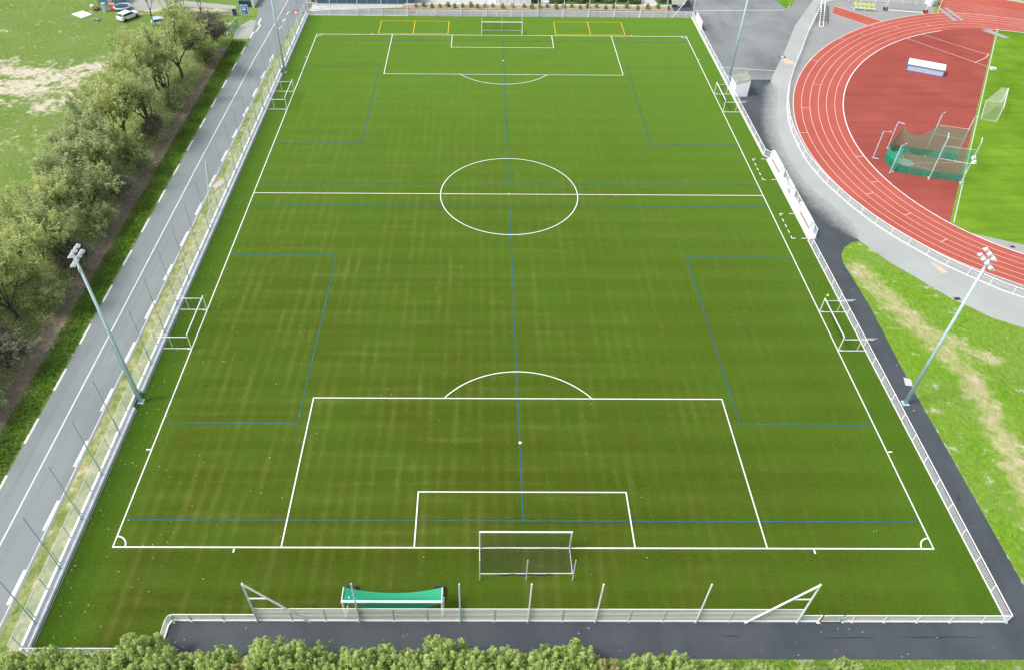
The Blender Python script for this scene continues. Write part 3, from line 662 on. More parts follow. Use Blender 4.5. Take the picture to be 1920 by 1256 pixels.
# ------------------------------------------------------------------ goals
def big_goal(label, y0, sg):
    """full-size goal on the goal line, net drawn back to three poles"""
    t = thing("football_goal", label, "goal", (0,y0,0), 0 if sg > 0 else math.pi, "full-size goals on the goal lines")
    for x in (-3.72,3.72): MB().tube([(x,0,0),(x,0,2.44)], .065, 10).build("goalpost", "white", t, world=False)
    MB().tube([(-3.78,0,2.44),(3.78,0,2.44)], .075, 10).build("crossbar", "white", t, world=False)
    fr = MB().tube([(-3.72,0,.05),(-3.72,-2.35,.05)], .04); fr.tube([(3.72,0,.05),(3.75,-2.3,.05)], .04); fr.tube([(-3.72,-2.35,.05),(3.75,-2.3,.05)], .035)
    fr.build("ground_frame", "white", t, world=False)
    for x in (-3.72,0,3.72): MB().tube([(x,-2.86,0),(x,-2.86,3.05)], .045, 8).build("net_pole", "galv", t, world=False)
    nb = MB(); nb.net((-3.7,-.02,2.4),(3.7,-.02,2.4),(3.7,-2.25,.06),(-3.7,-2.25,.06), 24, 12, lambda u, v: .55*math.sin(math.pi*v)*(.6+.4*math.sin(math.pi*u)))
    nb.net((-3.7,-.02,2.4),(-3.7,-2.25,.06),(-3.7,-1.1,.05),(-3.7,-.02,.05), 6, 6); nb.net((3.7,-.02,2.4),(3.7,-2.25,.06),(3.7,-1.1,.05),(3.7,-.02,.05), 6, 6)
    nb.build("net", "dark_net", t, world=False)
    bn = MB().tube([(-2.2+.4*i, -2.42-.05*math.sin(i*1.7), .05) for i in range(12)], .055, 6); bn.build("bunched_net", "black", t, world=False)
    return t
big_goal("white full-size goal on the near goal line with dark net", 0, 1)
big_goal("white full-size goal on the far goal line", HL, -1)

gg = thing("portable_goal", "white portable goal with bright green net parked inside the near railing", "goal", (-10.3,-5.95,0))
for x, tw in ((-14.03,0),(-6.57,0)):
    MB().tube([(x,-5.97,0),(x,-5.97,2.44)], .07, 10).build("goalpost", "white", gg)
MB().tube([(-14.1,-5.97,2.46),(-6.5,-5.97,2.46)], .10, 10).build("crossbar", "white", gg)
MB().tube([(-13.97,-5.9,.03),(-13.55,-5.6,2.4)], .06, 8).build("folded_brace", "white", gg)
MB().tube([(-6.52,-5.9,.3),(-6.42,-5.55,2.35)], .05, 8).build("folded_brace", "white", gg)
for x in (-14.05,-6.55):
    MB().tube([(x,-5.95,2.42),(x,-5.72,2.55),(x,-4.85,2.52)], .04, 8).build("net_arm", "white", gg)
    MB().tube([(x,-4.85,2.5),(x+.05,-4.2,.1)], .03, 8).build("back_stay", "galv", gg)
gn = MB(); gn.net((-14.0,-5.9,2.42),(-6.6,-5.9,2.42),(-6.6,-4.85,2.5),(-14.0,-4.85,2.5), 26, 5, lambda u, v: v*.95*4*u*(1-u)*.9+.25*math.sin(math.pi*v)*u*(1-u)*4)
gn.net((-14.0,-5.92,2.4),(-6.6,-5.92,2.4),(-6.8,-5.9,1.9),(-13.5,-5.9,1.9), 26, 6, lambda u, v: 1.05*v*4*u*(1-u))
gn.net((-14.0,-5.9,2.42),(-14.0,-4.85,2.5),(-13.5,-5.0,1.3),(-13.6,-5.8,1.2), 4, 4)
gn.build("net", "green_net", gg)
for x0 in (-14.25,-7.32):
    wh = MB().box(x0,-4.55,.05,x0+.78,-3.55,.42).build("counterweight", "black", gg)
    MB().tube([(x0+.05,-3.45,.1),(x0+.73,-3.45,.1)], .07, 8).build("axle", "galv", wh)

def side_goal(label, x, y, sx):
    """folding training goal; posts on the touchline, arms reaching back to the fence"""
    t = thing("training_goal", label, "goal", (x,y,0), 0 if sx < 0 else math.pi, "folding training goals on the touchlines")
    for yy in (-3.06,3.06):
        MB().tube([(0,yy,0),(0,yy,2.02)], .055, 9).build("goalpost", "white", t, world=False)
        a_ = MB().tube([(0,yy,.06),(-3.05,yy,.06)], .045, 7); a_.tube([(-.1,yy,1.68),(-3.2,yy,1.68)], .045, 7); a_.tube([(-1.95,yy,.06),(-1.95,yy,1.66)], .03, 7)
        a_.tube([(-2.2,yy+.1,1.95),(-3.4,yy+.1,1.95)], .02, 6)
        fr = a_.build("side_frame", "white", t, world=False)
        MB().box(-.45,yy-.12,0,-.12,yy+.02,.10).build("foot", "white", fr, world=False)
    MB().tube([(0,-3.1,2.02),(0,3.1,2.02)], .065, 9).build("crossbar", "white", t, world=False)
    nb = MB(); nb.net((0,-3.0,1.98),(0,3.0,1.98),(-1.25,2.9,.1),(-1.25,-2.9,.1), 16, 8, lambda u, v: .5*math.sin(math.pi*v)*4*u*(1-u))
    nb.net((0,-3.0,1.98),(-1.5,-3.0,1.66),(-1.4,-3.0,.1),(-.6,-3.0,.9), 6, 6); nb.net((0,3.0,1.98),(-1.5,3.0,1.66),(-1.4,3.0,.1),(-.6,3.0,.9), 6, 6)
    nb.build("net", "dark_net", t, world=False)
    return t
side_goal("small white folding goal on the left touchline nearer the camera", -34.05, 26.37, -1)
side_goal("small white folding goal on the left touchline toward the far end", -34.05, 79.45, -1)
side_goal("small white folding goal on the right touchline near the grass triangle", 34.05, 26.43, 1)
side_goal("small white folding goal on the right touchline in front of the shed", 34.05, 79.45, 1)

# goal on the athletics infield
A, B = Vector((75.83,73.88,0)), Vector((79.75,80.2,0)); bk = Vector((-2.06,.76,0)); H = Vector((0,0,2.44))
t = thing("football_goal", "white goal with pale net on the athletics infield grass", "goal", tuple(A))
for p in (A, B): MB().tube([p, p+H], .065, 9).build("goalpost", "white", t)
MB().tube([A+H, B+H], .07, 9).build("crossbar", "white", t)
MB().tube([A, A+bk, B+bk, B], .04, 7).build("ground_frame", "rail_grey", t)
nb = MB(); top = bk*.45+H
nb.net(A+H, B+H, B+top, A+top, 10, 3); nb.net(A+top, B+top, B+bk, A+bk, 10, 6); nb.net(A+H, A+top, A+bk, A, 4, 5); nb.net(B+H, B+top, B+bk, B, 4, 5)
nb.build("net", "white_net", t)
# goal parked at the track corner
A, B = Vector((76.2,119.35,0)), Vector((83.6,118.0,0)); bk = Vector((.25,1.9,0)); t = thing("portable_goal", "white portable goal with pale net and black wheels at the track corner", "goal", tuple(A))
for p in (A, B):
    MB().tube([p+bk*.1, p+bk*.1+H], .065, 9).build("goalpost", "white", t)
    wh = MB()
    for k in (-.25,.25): wh.tube([p+Vector((k-.06,.15,.32)), p+Vector((k+.06,.15,.32))], .32, 14)
    wh.build("wheels", "black", t); MB().box(p.x-.2,p.y-.35,.12,p.x+.2,p.y-.05,.35).build("weight", "red", t)
MB().tube([A+H+bk*.1, B+H+bk*.1], .07, 9).build("crossbar", "white", t)
MB().tube([A+Vector((.5,0,.12)), B+Vector((-.5,0,.12))], .09, 9).build("ground_bar", "white", t)
nb = MB(); nb.net(A+H+bk*.1, B+H+bk*.1, B+bk+Vector((0,0,.1)), A+bk+Vector((0,0,.1)), 10, 6, .2); nb.build("net", "white_net", t)

# ------------------------------------------------------------------ dugouts
tag(MB().box(36.98,43.2,-.05,38.08,62.3,.07).build("dugout_slab", "white"), "long white concrete slab carrying the dugouts beside the right touchline", "slab")
def dugout(label, y0, y1):
    t = thing("dugout", label, "dugout", (37.2,(y0+y1)/2,.07), 0, "dugouts by the halfway line")
    prof = [(38.02,.07),(38.04,.9),(37.96,1.35),(37.75,1.68),(37.45,1.80),(37.28,1.80)]
    sh = MB(); 
    for (xa, za), (xb, zb) in zip(prof[:-1], prof[1:]):
        d = Vector((xb-xa, zb-za)).normalized(); nx, nz = -d.y*.03, d.x*.03
        sh.hexa([(xa,y0,za),(xa,y1,za),(xa-nx*-1,y1,za+nz*-1),(xa-nx*-1,y0,za+nz*-1),(xb,y0,zb),(xb,y1,zb),(xb-nx*-1,y1,zb+nz*-1),(xb-nx*-1,y0,zb+nz*-1)])
    sh.build("shell", "bright", t)
    for y in (y0, y1):
        MB().prism([(0,0)], 0, 0) if False else None
        sd = MB(); n0 = [(p[0]-.035, y, p[1]-.01) for p in prof]+[(37.22,y,1.2),(37.45,y,.07)]
        n1 = [(a_, y+(.03 if y == y0 else -.03), c_) for a_, b_, c_ in n0]
        k = len(n0); sd.v = n0+n1; sd.f = [tuple(range(k)), tuple(range(2*k-1, k-1, -1))]+[(i, (i+1) % k, k+(i+1) % k, k+i) for i in range(k)]
        sd.build("side_panel", "bright", t)
    MB().box(37.42,y0+.25,.46,37.68,y1-.25,.50).build("bench", "bench", t)
    for y in np.linspace(y0+.4, y1-.4, 3): MB().box(37.48,y-.03,.07,37.62,y+.03,.46).build("bench_leg", "white", t)
    MB().box(37.36,y0+.2,.07,37.40,y1-.2,.2).build("kick_board", "white", t)
dugout("long white team dugout with brown bench left of the halfway line end", 57.4, 61.7)
dugout("short white officials shelter between the two long dugouts", 52.4, 54.1)
dugout("long white team dugout nearest the grass triangle", 44.4, 48.7)

# shed, board
t = thing("storage_shed", "white shed with dull green grey sloping roof beside the right railing", "shed", (38.1,83.1,0))
b = MB(); b.hexa([(37.0,81.75,0),(39.2,81.75,0),(39.2,84.6,0),(37.0,84.6,0),(37.0,81.75,2.15),(39.2,81.75,2.85),(39.2,84.6,2.85),(37.0,84.6,2.15)]); b.build("wall", "bright", t)
b = MB(); b.hexa([(36.92,81.68,2.155),(39.3,81.68,2.90),(39.3,84.7,2.90),(36.92,84.7,2.155),(36.92,81.68,2.22),(39.3,81.68,2.97),(39.3,84.7,2.97),(36.92,84.7,2.22)]); b.build("roof", "roof", t)
MB().box(37.6,81.72,.02,38.6,81.745,2.0).build("door", "bright", t)
t = thing("advertising_board", "tall blank white board behind the far end of the right railing", "board", (37.3,111,0))
MB().box(37.25,108.3,.1,37.32,113.3,1.75).build("panel", "white", t)
for y in (108.6,110.8,113): MB().tube([(37.40,y,0),(37.40,y,1.7)], .04).build("post", "galv", t)
t = thing("metal_frame", "small grey barrier frame behind the railing below the white shed", "barrier", (37.4,78.4,0))
MB().tube([(37.2,79.6,0),(37.2,79.6,1.3),(37.7,80.4,1.3),(37.7,80.4,0)], .03).build("hoop", "galv", t); MB().tube([(37.2,79.6,.7),(37.7,80.4,.7)], .025).build("crossbar", "red", t)
tag(MB().tube([(35.9,32.3,.02),(35.9,32.3,.1),(35.9,32.3,.22)], .16, 10, .1).build("ball", "yellow", smooth=True), "orange yellow ball lying by the right railing", "ball")

# ------------------------------------------------------------------ throwing cage
t = thing("throwing_cage", "green netted hammer throwing cage with tall bent grey posts on the red area", "cage", (58,60.5,0))
c0 = Vector((58.5,60.8,0))
cp = dict(a=(52.53,62.79,4.2), b=(55.7,65.58,4.2), e=(53.42,58.79,4.2), c=(60.43,63.94,6.3), d=(64.25,62.68,6.3), f=(58.16,57.19,6.3), g=(62.05,56.04,6.3))
ins = dict(a=(53.9,62.3), b=(56.2,64.7), e=(54.2,59.2), c=(60.3,63.4), d=(64.1,62.2), f=(58.3,57.7), g=(62.2,56.6))
tips = {}
for k, (x, y, h) in cp.items():
    p = Vector((x, y, 0)); d = (Vector((*ins[k], 0))-p).normalized()
    tip = p+d*1.0+Vector((0,0,h+.15)) if h < 5 else p+d*.5+Vector((0,0,h+.5)); tips[k] = p+d*.9+Vector((0,0,h)) if h < 5 else p+d*.35+Vector((0,0,5.6))
    po = MB().tube([p, p+Vector((0,0,h)), tip], .07, 8).build("post", "galv", t)
    MB().obox(p+d*.3+Vector((0,0,.05)), (.9,.14,.1), Matrix.Rotation(math.atan2(d.y, d.x), 3, 'Z')).build("foot", "galv", po)
I = {k: Vector((*v, .02)) for k, v in ins.items()}
def panel(p, q, hp, hq, sg, mat="cage_net", name="net"):
    mb = MB(); mb.net(I[p], I[q], Vector((*ins[q], hq)), Vector((*ins[p], hp)), 14, 8, lambda u, v: sg*4*u*(1-u)*v); mb.build(name, mat, t)
panel('d','c',4.9,4.9,.15); panel('c','b',4.9,4.1,1.5); panel('e','f',4.1,4.9,1.5); panel('f','g',4.9,4.9,.15)
panel('b','a',4.1,2.2,.3,"cage_net2","rear_net"); panel('a','e',2.2,4.1,.9,"cage_net2","rear_net")
sk = MB(); order = ['d','c','b','a','e','f','g']
for p, q in zip(order[:-1], order[1:]): sk.net(I[p], I[q], I[q]+Vector((0,0,1.05)), I[p]+Vector((0,0,1.05)), 6, 2)
sk.build("net_skirt", "cage_net2", t)
MB().tube([Vector((60.3,63.4,4.9)), Vector((64.1,62.2,4.9))], .02).build("cable", "white", t); MB().tube([Vector((58.3,57.7,4.9)), Vector((62.2,56.6,4.9))], .02).build("cable", "white", t)
MB().tube([Vector((60.4,63.9,3.3)), Vector((64.2,62.6,3.1))], .03).build("spreader", "white", t); MB().tube([Vector((58.2,57.2,3.3)), Vector((62.0,56.1,3.1))], .03).build("spreader", "white", t)
for i, (x, y) in enumerate(((67.0,62.8),(66.4,61.5))):
    tag(MB().tube([(x-.12,y,.22),(x+.2,y+.05,.22)], .24, 12).box(x-.3,y-.25,0,x+.35,y+.25,.08).build("weight_block", "white"), ("white weight block on the grass just beyond the cage, the farther of two" if i == 0 else "white weight block on the grass just beyond the cage, the nearer of two"), "weight")
tag(MB().box(84.1,92.3,0,84.9,92.8,.35).box(84.2,92.9,0,84.7,93.2,.25).build("distance_marker", "white"), "small white marker box on the infield edge beyond the mat box", "marker")

# landing mat cover
t = thing("mat_cover", "long white topped landing mat box with blue frame on the red area", "mat", (71.9,91.6,0))
c = np.array([72.2,91.65]); dd = np.array([5.25,-2.6]); dd = dd/np.hypot(*dd); nn = np.array([-dd[1], dd[0]])
def P3(u, v, z): q = c+dd*u+nn*v; return (q[0], q[1], z)
MB().hexa([P3(-2.85,-1.0,.08),P3(2.85,-1.0,.08),P3(2.85,1.0,.08),P3(-2.85,1.0,.08),P3(-2.8,-.95,1.1),P3(2.8,-.95,1.1),P3(2.8,.95,1.1),P3(-2.8,.95,1.1)]).build("mat", "paleblue", t)
MB().hexa([P3(-2.92,-1.02,1.1),P3(2.92,-1.02,1.1),P3(2.92,1.05,1.28),P3(-2.92,1.05,1.28),P3(-2.92,-1.02,1.17),P3(2.92,-1.02,1.17),P3(2.92,1.05,1.38),P3(-2.92,1.05,1.38)]).build("cover", "white", t)
fr = MB()
for v in (-1.02,): fr.tube([P3(-2.9,v,.06),P3(2.9,v,.06)], .06).tube([P3(-2.9,v,1.05),P3(2.9,v,1.05)], .06)
for u in (-2.9,2.9): fr.tube([P3(u,-1.02,.06),P3(u,-1.02,1.05)], .06)
fr.build("frame", "blue", t)

# hurdle trolley, seats, cabinet at the top right
t = thing("hurdle_trolley", "white ladder like trolley of hurdles leaning beside the runway", "trolley", (62.3,115,0))
for x, y in ((60.3,110.6),(61.0,110.6)): MB().tube([(x,y,.1),(x+3.4,y+10.4,1.5)], .09, 7).build("long_rail", "white", t)
MB().tube([(60.3,110.6,.1),(61.0,110.6,.1)], .07, 7).build("end_bar", "white", t)
for i in range(9):
    u = .12+.095*i; x, y = 60.4+3.4*u, 110.7+10*u
    MB().tube([(x-.7,y+.2,.06),(x-.6,y,.9),(x+1.3,y-.3,.9),(x+1.4,y,.06)], .045, 6).build("hurdle", "black", t)
t = thing("tiered_seats", "blue framed bench of yellow seats by the track corner", "seating", (72,119.6,0))
fr = MB()
for k, (z, o) in enumerate(((.4,0),(.8,.8))):
    fr.tube([(70.1,119.5+o,z),(74.0,118.6+o,z)], .07)
    fr.tube([(70.1,119.9+o,z),(74.0,119.0+o,z)], .07)
for u in (0,.5,1):
    x, y = 70.2+3.7*u, 119.5-.85*u
    fr.tube([(x,y-.3,.05),(x,y+1.5,.05)], .06); fr.tube([(x,y,.05),(x,y,.4)], .05); fr.tube([(x,y+1.2,.05),(x,y+1.2,.8)], .05)
fr.build("frame", "paleblue", t)
for k in range(5):
    for o, z in ((0,.45),(.8,.85)):
        x, y = 70.4+.8*k, 119.6-.19*k+o
        MB().box(x-.24,y-.2,z,x+.24,y+.22,z+.07).box(x-.24,y+.22,z,x+.24,y+.30,z+.38).build("seat", "yellow", t)
t = thing("equipment_cabinet", "grey blue cabinet with white side at the start of the sprint straight", "cabinet", (86.9,122.8,0))
MB().box(86.5,122.4,0,87.9,123.6,1.5).build("body", "grey", t); MB().box(85.9,121.5,0,86.45,123.8,1.3).build("end_panel", "white", t); MB().box(86.8,122.38,.2,87.6,122.395,1.3).build("door", "greywall", t)
t = thing("bollard", "small white and red post at the grass corner of the car park", "bollard", (57.3,120.3,0))
MB().tube([(57.3,120.3,0),(57.3,120.3,1.0)], .08).build("post", "white", t); MB().tube([(57.3,120.3,.6),(57.3,120.3,.8)], .085).build("band", "red", t)
t = thing("drain_cover", "pale square drain cover in the car park by the curving path", "drain cover", (49,97.2,0)); MB().box(48.8,96.6,0,49.9,97.6,.03).build("surround", "new_asphalt", t); MB().box(49.05,96.8,0,49.65,97.45,.04).build("lid", "pale_paving", t)
t = thing("drain_cover", "rusty drain grate at the edge of the grass triangle", "drain cover", (50.6,31.8,0)); MB().box(50.2,31.6,0,50.95,32.15,.03).build("frame", "rust", t); MB().box(50.3,31.7,0,50.85,32.05,.035).build("lid", "gap", t)
t = thing("drain_cover", "dark grate in the grey strip inside the running track", "drain cover", (61.9,41.9,0)); MB().box(61.6,41.5,0,62.3,42.0,.03).build("frame", "grey", t); MB().box(61.67,41.56,0,62.23,41.94,.036).build("lid", "gap", t)

# ------------------------------------------------------------------ far end: path, planting bed, buildings
struct(MB().poly([(-37.2,115.0),(36.9,115.0),(38.2,118.3),(34.2,118.2),(-19,118.2),(-31,117.6),(-37.2,116.4)], .006), "back_path", "yard_asphalt")
struct(MB().poly([(34.05,118.2),(38.15,118.3),(38.15,127),(34.05,127)], .016), "kiosk_apron", "new_asphalt")
struct(MB().prism([(-37.2,116.45),(-31,117.65),(-19.2,118.9),(-19.2,120.1),(-37.2,120.0)], -.05, .12), "forecourt", "pale_paving")
struct(MB().prism([(-19.1,118.25),(34.0,118.2),(34.0,120.1),(-19.1,120.1)], -.05, .10), "planting_bed", "mulch")
tag(MB().box(-19,120.15,0,33.9,120.4,.38).build("kerb_wall", "white"), "low white kerb wall behind the planting bed", "wall")
struct(MB().poly([(5.6,120.5),(34.0,120.5),(34.0,150),(5.6,150)], .012), "garden_lawn", "shrubbery")
struct(MB().poly([(28.6,120.5),(31.5,120.5),(30.8,150),(28.6,150)], .018), "garden_path", "pale_paving")
struct(MB().poly([(-17.4,120.5),(-.8,120.5),(-.8,124),(-17.4,124)], .010), "paved_court", "pale_paving")
def building(label, x0, x1, y0, h, wm, seams=0, wins=()):
    t = thing("building", label, "building", ((x0+x1)/2, y0+5, 0))
    wl_ = MB().box(x0,y0,0,x1,y0+12,h).build("wall", wm, t)
    MB().box(x0-.15,y0-.15,h,x1+.15,y0+12.15,h+.3).build("roof", "roof", t)
    MB().box(x0,y0-.03,0,x1,y0-.003,.25).build("plinth", "concrete", t)
    for i in range(seams):
        x = x0+(x1-x0)*(i+.5)/seams; MB().box(x-.03,y0-.035,.26,x+.03,y0-.004,h).build("seam", "greywall", t)
    for xa, xb in wins:
        fw = MB().box(xa,y0-.06,.8,xb,y0-.004,2.2).build("window", "white", t); MB().box(xa+.08,y0-.075,.88,xb-.08,y0-.062,2.12).build("pane", "glass", fw)
    return t
building("dark blue clad building behind the far left of the pitch", -37.4, -17.4, 120.25, 4.2, "bluewall", 10)
building("grey clad building set back behind the paved court", -17.3, -.9, 124, 4.0, "greywall", 6, ((-9,-7),(-3,-1.3)))
building("white building behind the far goal", -.7, 6.0, 120.6, 3.6, "white", 5)
t = thing("kiosk", "cream box shaped kiosk overhanging a base painted shadow dark behind the far right corner", "kiosk", (35.3,121,0))
MB().box(34.2,120.5,0,36.3,123.5,.5).build("base", "navy", t); MB().hexa([(33.95,120.3,.5),(36.5,120.15,.5),(37.0,124.2,.5),(34.6,124.2,.5),(33.95,120.3,3.4),(36.5,120.15,3.4),(37.0,124.2,3.4),(34.6,124.2,3.4)]).build("body", "cream", t); MB().box(35.1,120.4,.12,35.9,120.49,.4).build("hatch", "white", t)  # base coloured dark to stand for the shadow under the overhang
tag(MB().box(8.0,121.3,0,9.6,121.8,.45).box(8.0,121.75,.45,9.6,121.85,.9).build("bench", "white"), "white bench on the lawn behind the kerb wall", "bench")

# ------------------------------------------------------------------ foliage
def mesh_np(name, V, F, mat, tint=None, parent=None):
    me = bpy.data.meshes.new(name); k = F.shape[1]
    me.vertices.add(len(V)); me.vertices.foreach_set("co", V.astype(np.float32).ravel())
    me.loops.add(F.size); me.loops.foreach_set("vertex_index", F.ravel().astype(np.int32))
    me.polygons.add(len(F)); me.polygons.foreach_set("loop_start", (np.arange(len(F))*k).astype(np.int32)); me.polygons.foreach_set("loop_total", np.full(len(F), k, np.int32))
    me.update(calc_edges=True)
    if tint is not None:
        a = me.attributes.new("tint", 'FLOAT', 'POINT'); a.data.foreach_set("value", np.repeat(tint, k).astype(np.float32))
    me.materials.append(MAT[mat]); o = bpy.data.objects.new(name, me); COL.objects.link(o)
    if parent: o.parent = parent
    return o
def leaves(C, size, aspect, up, rg):
    """one small pointed quad per centre, random orientation leaning to face up"""
    n = len(C); nrm = rg.normal(size=(n,3)); nrm[:,2] = np.abs(nrm[:,2])+up; nrm /= np.linalg.norm(nrm, axis=1)[:,None]
    a = rg.normal(size=(n,3)); a -= (a*nrm).sum(1)[:,None]*nrm; a /= np.linalg.norm(a, axis=1)[:,None]; b = np.cross(nrm, a)
    s = size*(.6+.8*rg.random(n))[:,None]
    V = np.stack([C-a*s, C+b*s*aspect, C+a*s, C-b*s*aspect], 1).reshape(-1,3)
    return V, np.arange(4*n).reshape(-1,4)
def branches(rg, h, spread, lean, levels=3, limbs=5, th=.28):
    segs, tips = [], []
    def grow(p, d, L, r, lev):
        q = p.copy(); pts = [p.copy()]
        for i in range(3):
            d = d+rg.normal(size=3)*.16+np.array([0,0,.06]); d /= np.linalg.norm(d); q = q+d*L/3; pts.append(q.copy())
        segs.append((pts, r, r*.55))
        if lev == 0: tips.append((q.copy(), d.copy())); tips.append(((pts[1]+pts[2])/2, d.copy())); return
        if lev <= 1: tips.append((q.copy(), d.copy()))
        for k in range(3 if lev > 1 else 4):
            an = rg.uniform(0, 6.28); e = rg.normal(size=3)*.75; dd = d*.85+e; dd[2] = max(dd[2], -.05)+.12
            st = pts[rg.integers(2,4)]; grow(st, dd/np.linalg.norm(dd), L*rg.uniform(.55,.75), r*.5, lev-1)
    base = np.array([0,0,-.1]); hd = np.array([lean[0], lean[1], 1.]); hd /= np.linalg.norm(hd); fork = base+hd*h*.22
    segs.append(([base, (base+fork)/2+rg.normal(size=3)*.08, fork], th, th*.75))
    for k in range(limbs):
        an = 6.283*k/limbs+rg.uniform(-.4,.4); d = np.array([math.cos(an)*spread+lean[0], math.sin(an)*spread+lean[1], 1.0]); d /= np.linalg.norm(d)
        grow(fork-hd*rg.uniform(0, h*.08), d, h*rg.uniform(.30,.40), th*.5, levels-1)
    return segs, tips
def make_tree(kind, leafmat, seed, h, spread, lean=(0,0), per=60, sig=.55, size=.17, th=.26, limbs=5, up=.6, label="", cat="tree", name="tree"):
    rg = np.random.default_rng(seed); segs, tips = branches(rg, h, spread, lean, 3, limbs, th)
    t = thing(name, label, cat)
    m_ = MB()
    for pts, r0, r1 in segs: m_.tube(pts, max(r0,.018), 6, max(r1,.012), cap=False)
    m_.build("trunk", "bark", t, world=False, smooth=True)
    C, tt = [], []
    for q, d in tips:
        for j in range(2):
            dd = d*.6+rg.normal(size=3)*.45+np.array([0,0,.8]); dd /= np.linalg.norm(dd); L = rg.uniform(.8,1.7); n = per//2
            u = rg.random(n); C.append(q+rg.normal(size=3)*.25+dd*(u*L)[:,None]+rg.normal(size=(n,3))*(sig*(.62-.42*u))[:,None])
            tt.append(rg.random()*.6+rg.random(n)*.4)
    C = np.concatenate(C); tt = np.concatenate(tt); ok = C[:,2] > .25; C, tt = C[ok], tt[ok]
    V, F = leaves(C, size, .42, up, rg); mesh_np("crown", V, F, leafmat, tt, t)
    return t
def place(proto, x, y, rz, sc, label, group, used=set()):
    if proto.name not in used:
        used.add(proto.name); o = proto; o.location = (x,y,0); o.rotation_euler = (0,0,rz); o["label"] = label
    else: o = dup(proto, (x,y,0), rz, label)
    o.scale = (sc, sc, sc*1.0); o["group"] = group; return o
W = [make_tree("willow", "leaf_a", 11, 11.0, .48, (-.16,.06), 92, .5, .14, .24, 5, 1.3), make_tree("willow", "leaf_b", 12, 10.4, .55, (-.2,-.06), 92, .5, .14, .25, 6, 1.3),
     make_tree("willow", "leaf_a", 13, 9.8, .46, (-.1,.06), 92, .5, .14, .21, 5, 1.3), make_tree("willow", "leaf_b", 14, 8.6, .62, (-.14,0), 96, .5, .135, .2, 6, 1.3)]
GT = "trees along the roadside ditch"
rows = [(-52.6,87,0,.3,1.0),(-55.2,82.5,2,1.2,.95),(-51.8,79,1,2.0,.95),(-54.5,74.5,0,4.0,.95),(-51.6,69,1,.5,.85),(-54.8,66.5,2,2.7,.95),(-52.4,62,0,5.1,.95),(-55.3,58,1,1.9,.9),
        (-52.3,54,1,.2,.85),(-55.2,50,3,3.3,.95),(-52.0,47,3,.9,.85),(-54.6,43,2,2.2,.8),(-52.6,38.5,3,4.5,.95),(-56.5,37,0,1.0,.75),(-52.8,33,2,.1,.9),(-57,31,1,3.0,.8),
        (-53.2,27.5,0,2.4,.82),(-57.2,26,3,5.0,.95),(-53.5,22.5,1,1.5,.8),(-56.5,21,2,.7,.8),(-53.4,17.5,3,3.8,.85),(-53.8,12.5,2,2.9,.8),(-53.0,8,1,.8,.75)]
nm = ["farthest","second farthest","third farthest","fourth farthest","fifth farthest","sixth farthest","seventh farthest","eighth farthest","ninth farthest","tenth farthest","eleventh farthest","twelfth from the far end","eleventh from the near end","tenth from the near end","ninth from the near end","eighth from the near end","seventh from the near end","sixth from the near end","fifth from the near end","fourth from the near end","third from the near end","second from the near end","nearest"]
kd = ["tall yellow green willow","broad olive green tree","loose yellow green willow","low bushy olive tree"]
for (x, y, k, rz, sc), n_ in zip(rows, nm):
    place(W[k], x-.7, y, rz*.25-.6, sc*1.1, "%s, %s in the row beside the road ditch" % (kd[k], n_), GT)
SB = [make_tree("scrub", "leaf_c", 21, 4.6, .8, (0,0), 70, .42, .13, .1, 7, .5, "", "shrub", "scrub_bush"), make_tree("scrub", "leaf_b", 22, 3.6, .9, (0,0), 70, .42, .13, .09, 7, .5, "", "shrub", "scrub_bush")]
sb = [(-51.4,99.5,0,0,1.2,"tall grey brown bush beside the driveway apron"),(-52.2,95.5,0,2,1.1,"grey brown bush at the far end of the ditch, next to the driveway bush"),(-50.9,92.8,1,1,.9,"low dark bush where the brown ditch begins"),
      (-51.2,76,1,.4,.85,"dark green bush under the trees about level with the far folding goal"),(-51.0,58.5,1,3,1.0,"dark green bush at the brown ditch level with the dugouts"),(-51.2,51,0,1,.8,"grey green bush at the ditch level with the halfway line"),(-50.8,44,1,2,.95,"dark green bush at the ditch nearer than the halfway line"),
      (-51.0,36,0,.2,.9,"grey green bush at the ditch above the left mast head"),(-51.4,30,1,5,.95,"dark green bush behind the left mast head"),(-51.6,20.5,0,4,.95,"dark grey bush at the left edge above the ditch"),(-51.2,15,1,1,.8,"dark green bush at the left edge, nearest the camera"),(-51.3,67,0,3,.7,"small grey bush under the trees by a bare trunk")]
for x, y, k, rz, sc, lb in sb: place(SB[k], x, y, rz, sc, lb, "bushes along the ditch")
# slender trees of the far yard
ST = make_tree("slender", "leaf_b", 31, 7.5, .4, (.1,0), 42, .4, .16, .13, 3)
for x, y, rz, sc, lb in ((-67,113.7,0,.95,"slender tree with bare trunk nearest the trampoline"),(-64,115.3,2,.9,"slender tree second from the trampoline"),(-60.2,113.5,4,1.0,"slender tree third from the trampoline"),(-57.3,113.4,1,1.0,"slender tree nearest the billboard, thin bare stem")):
    place(ST, x, y, rz, sc, lb, "slender trees at the far yard")
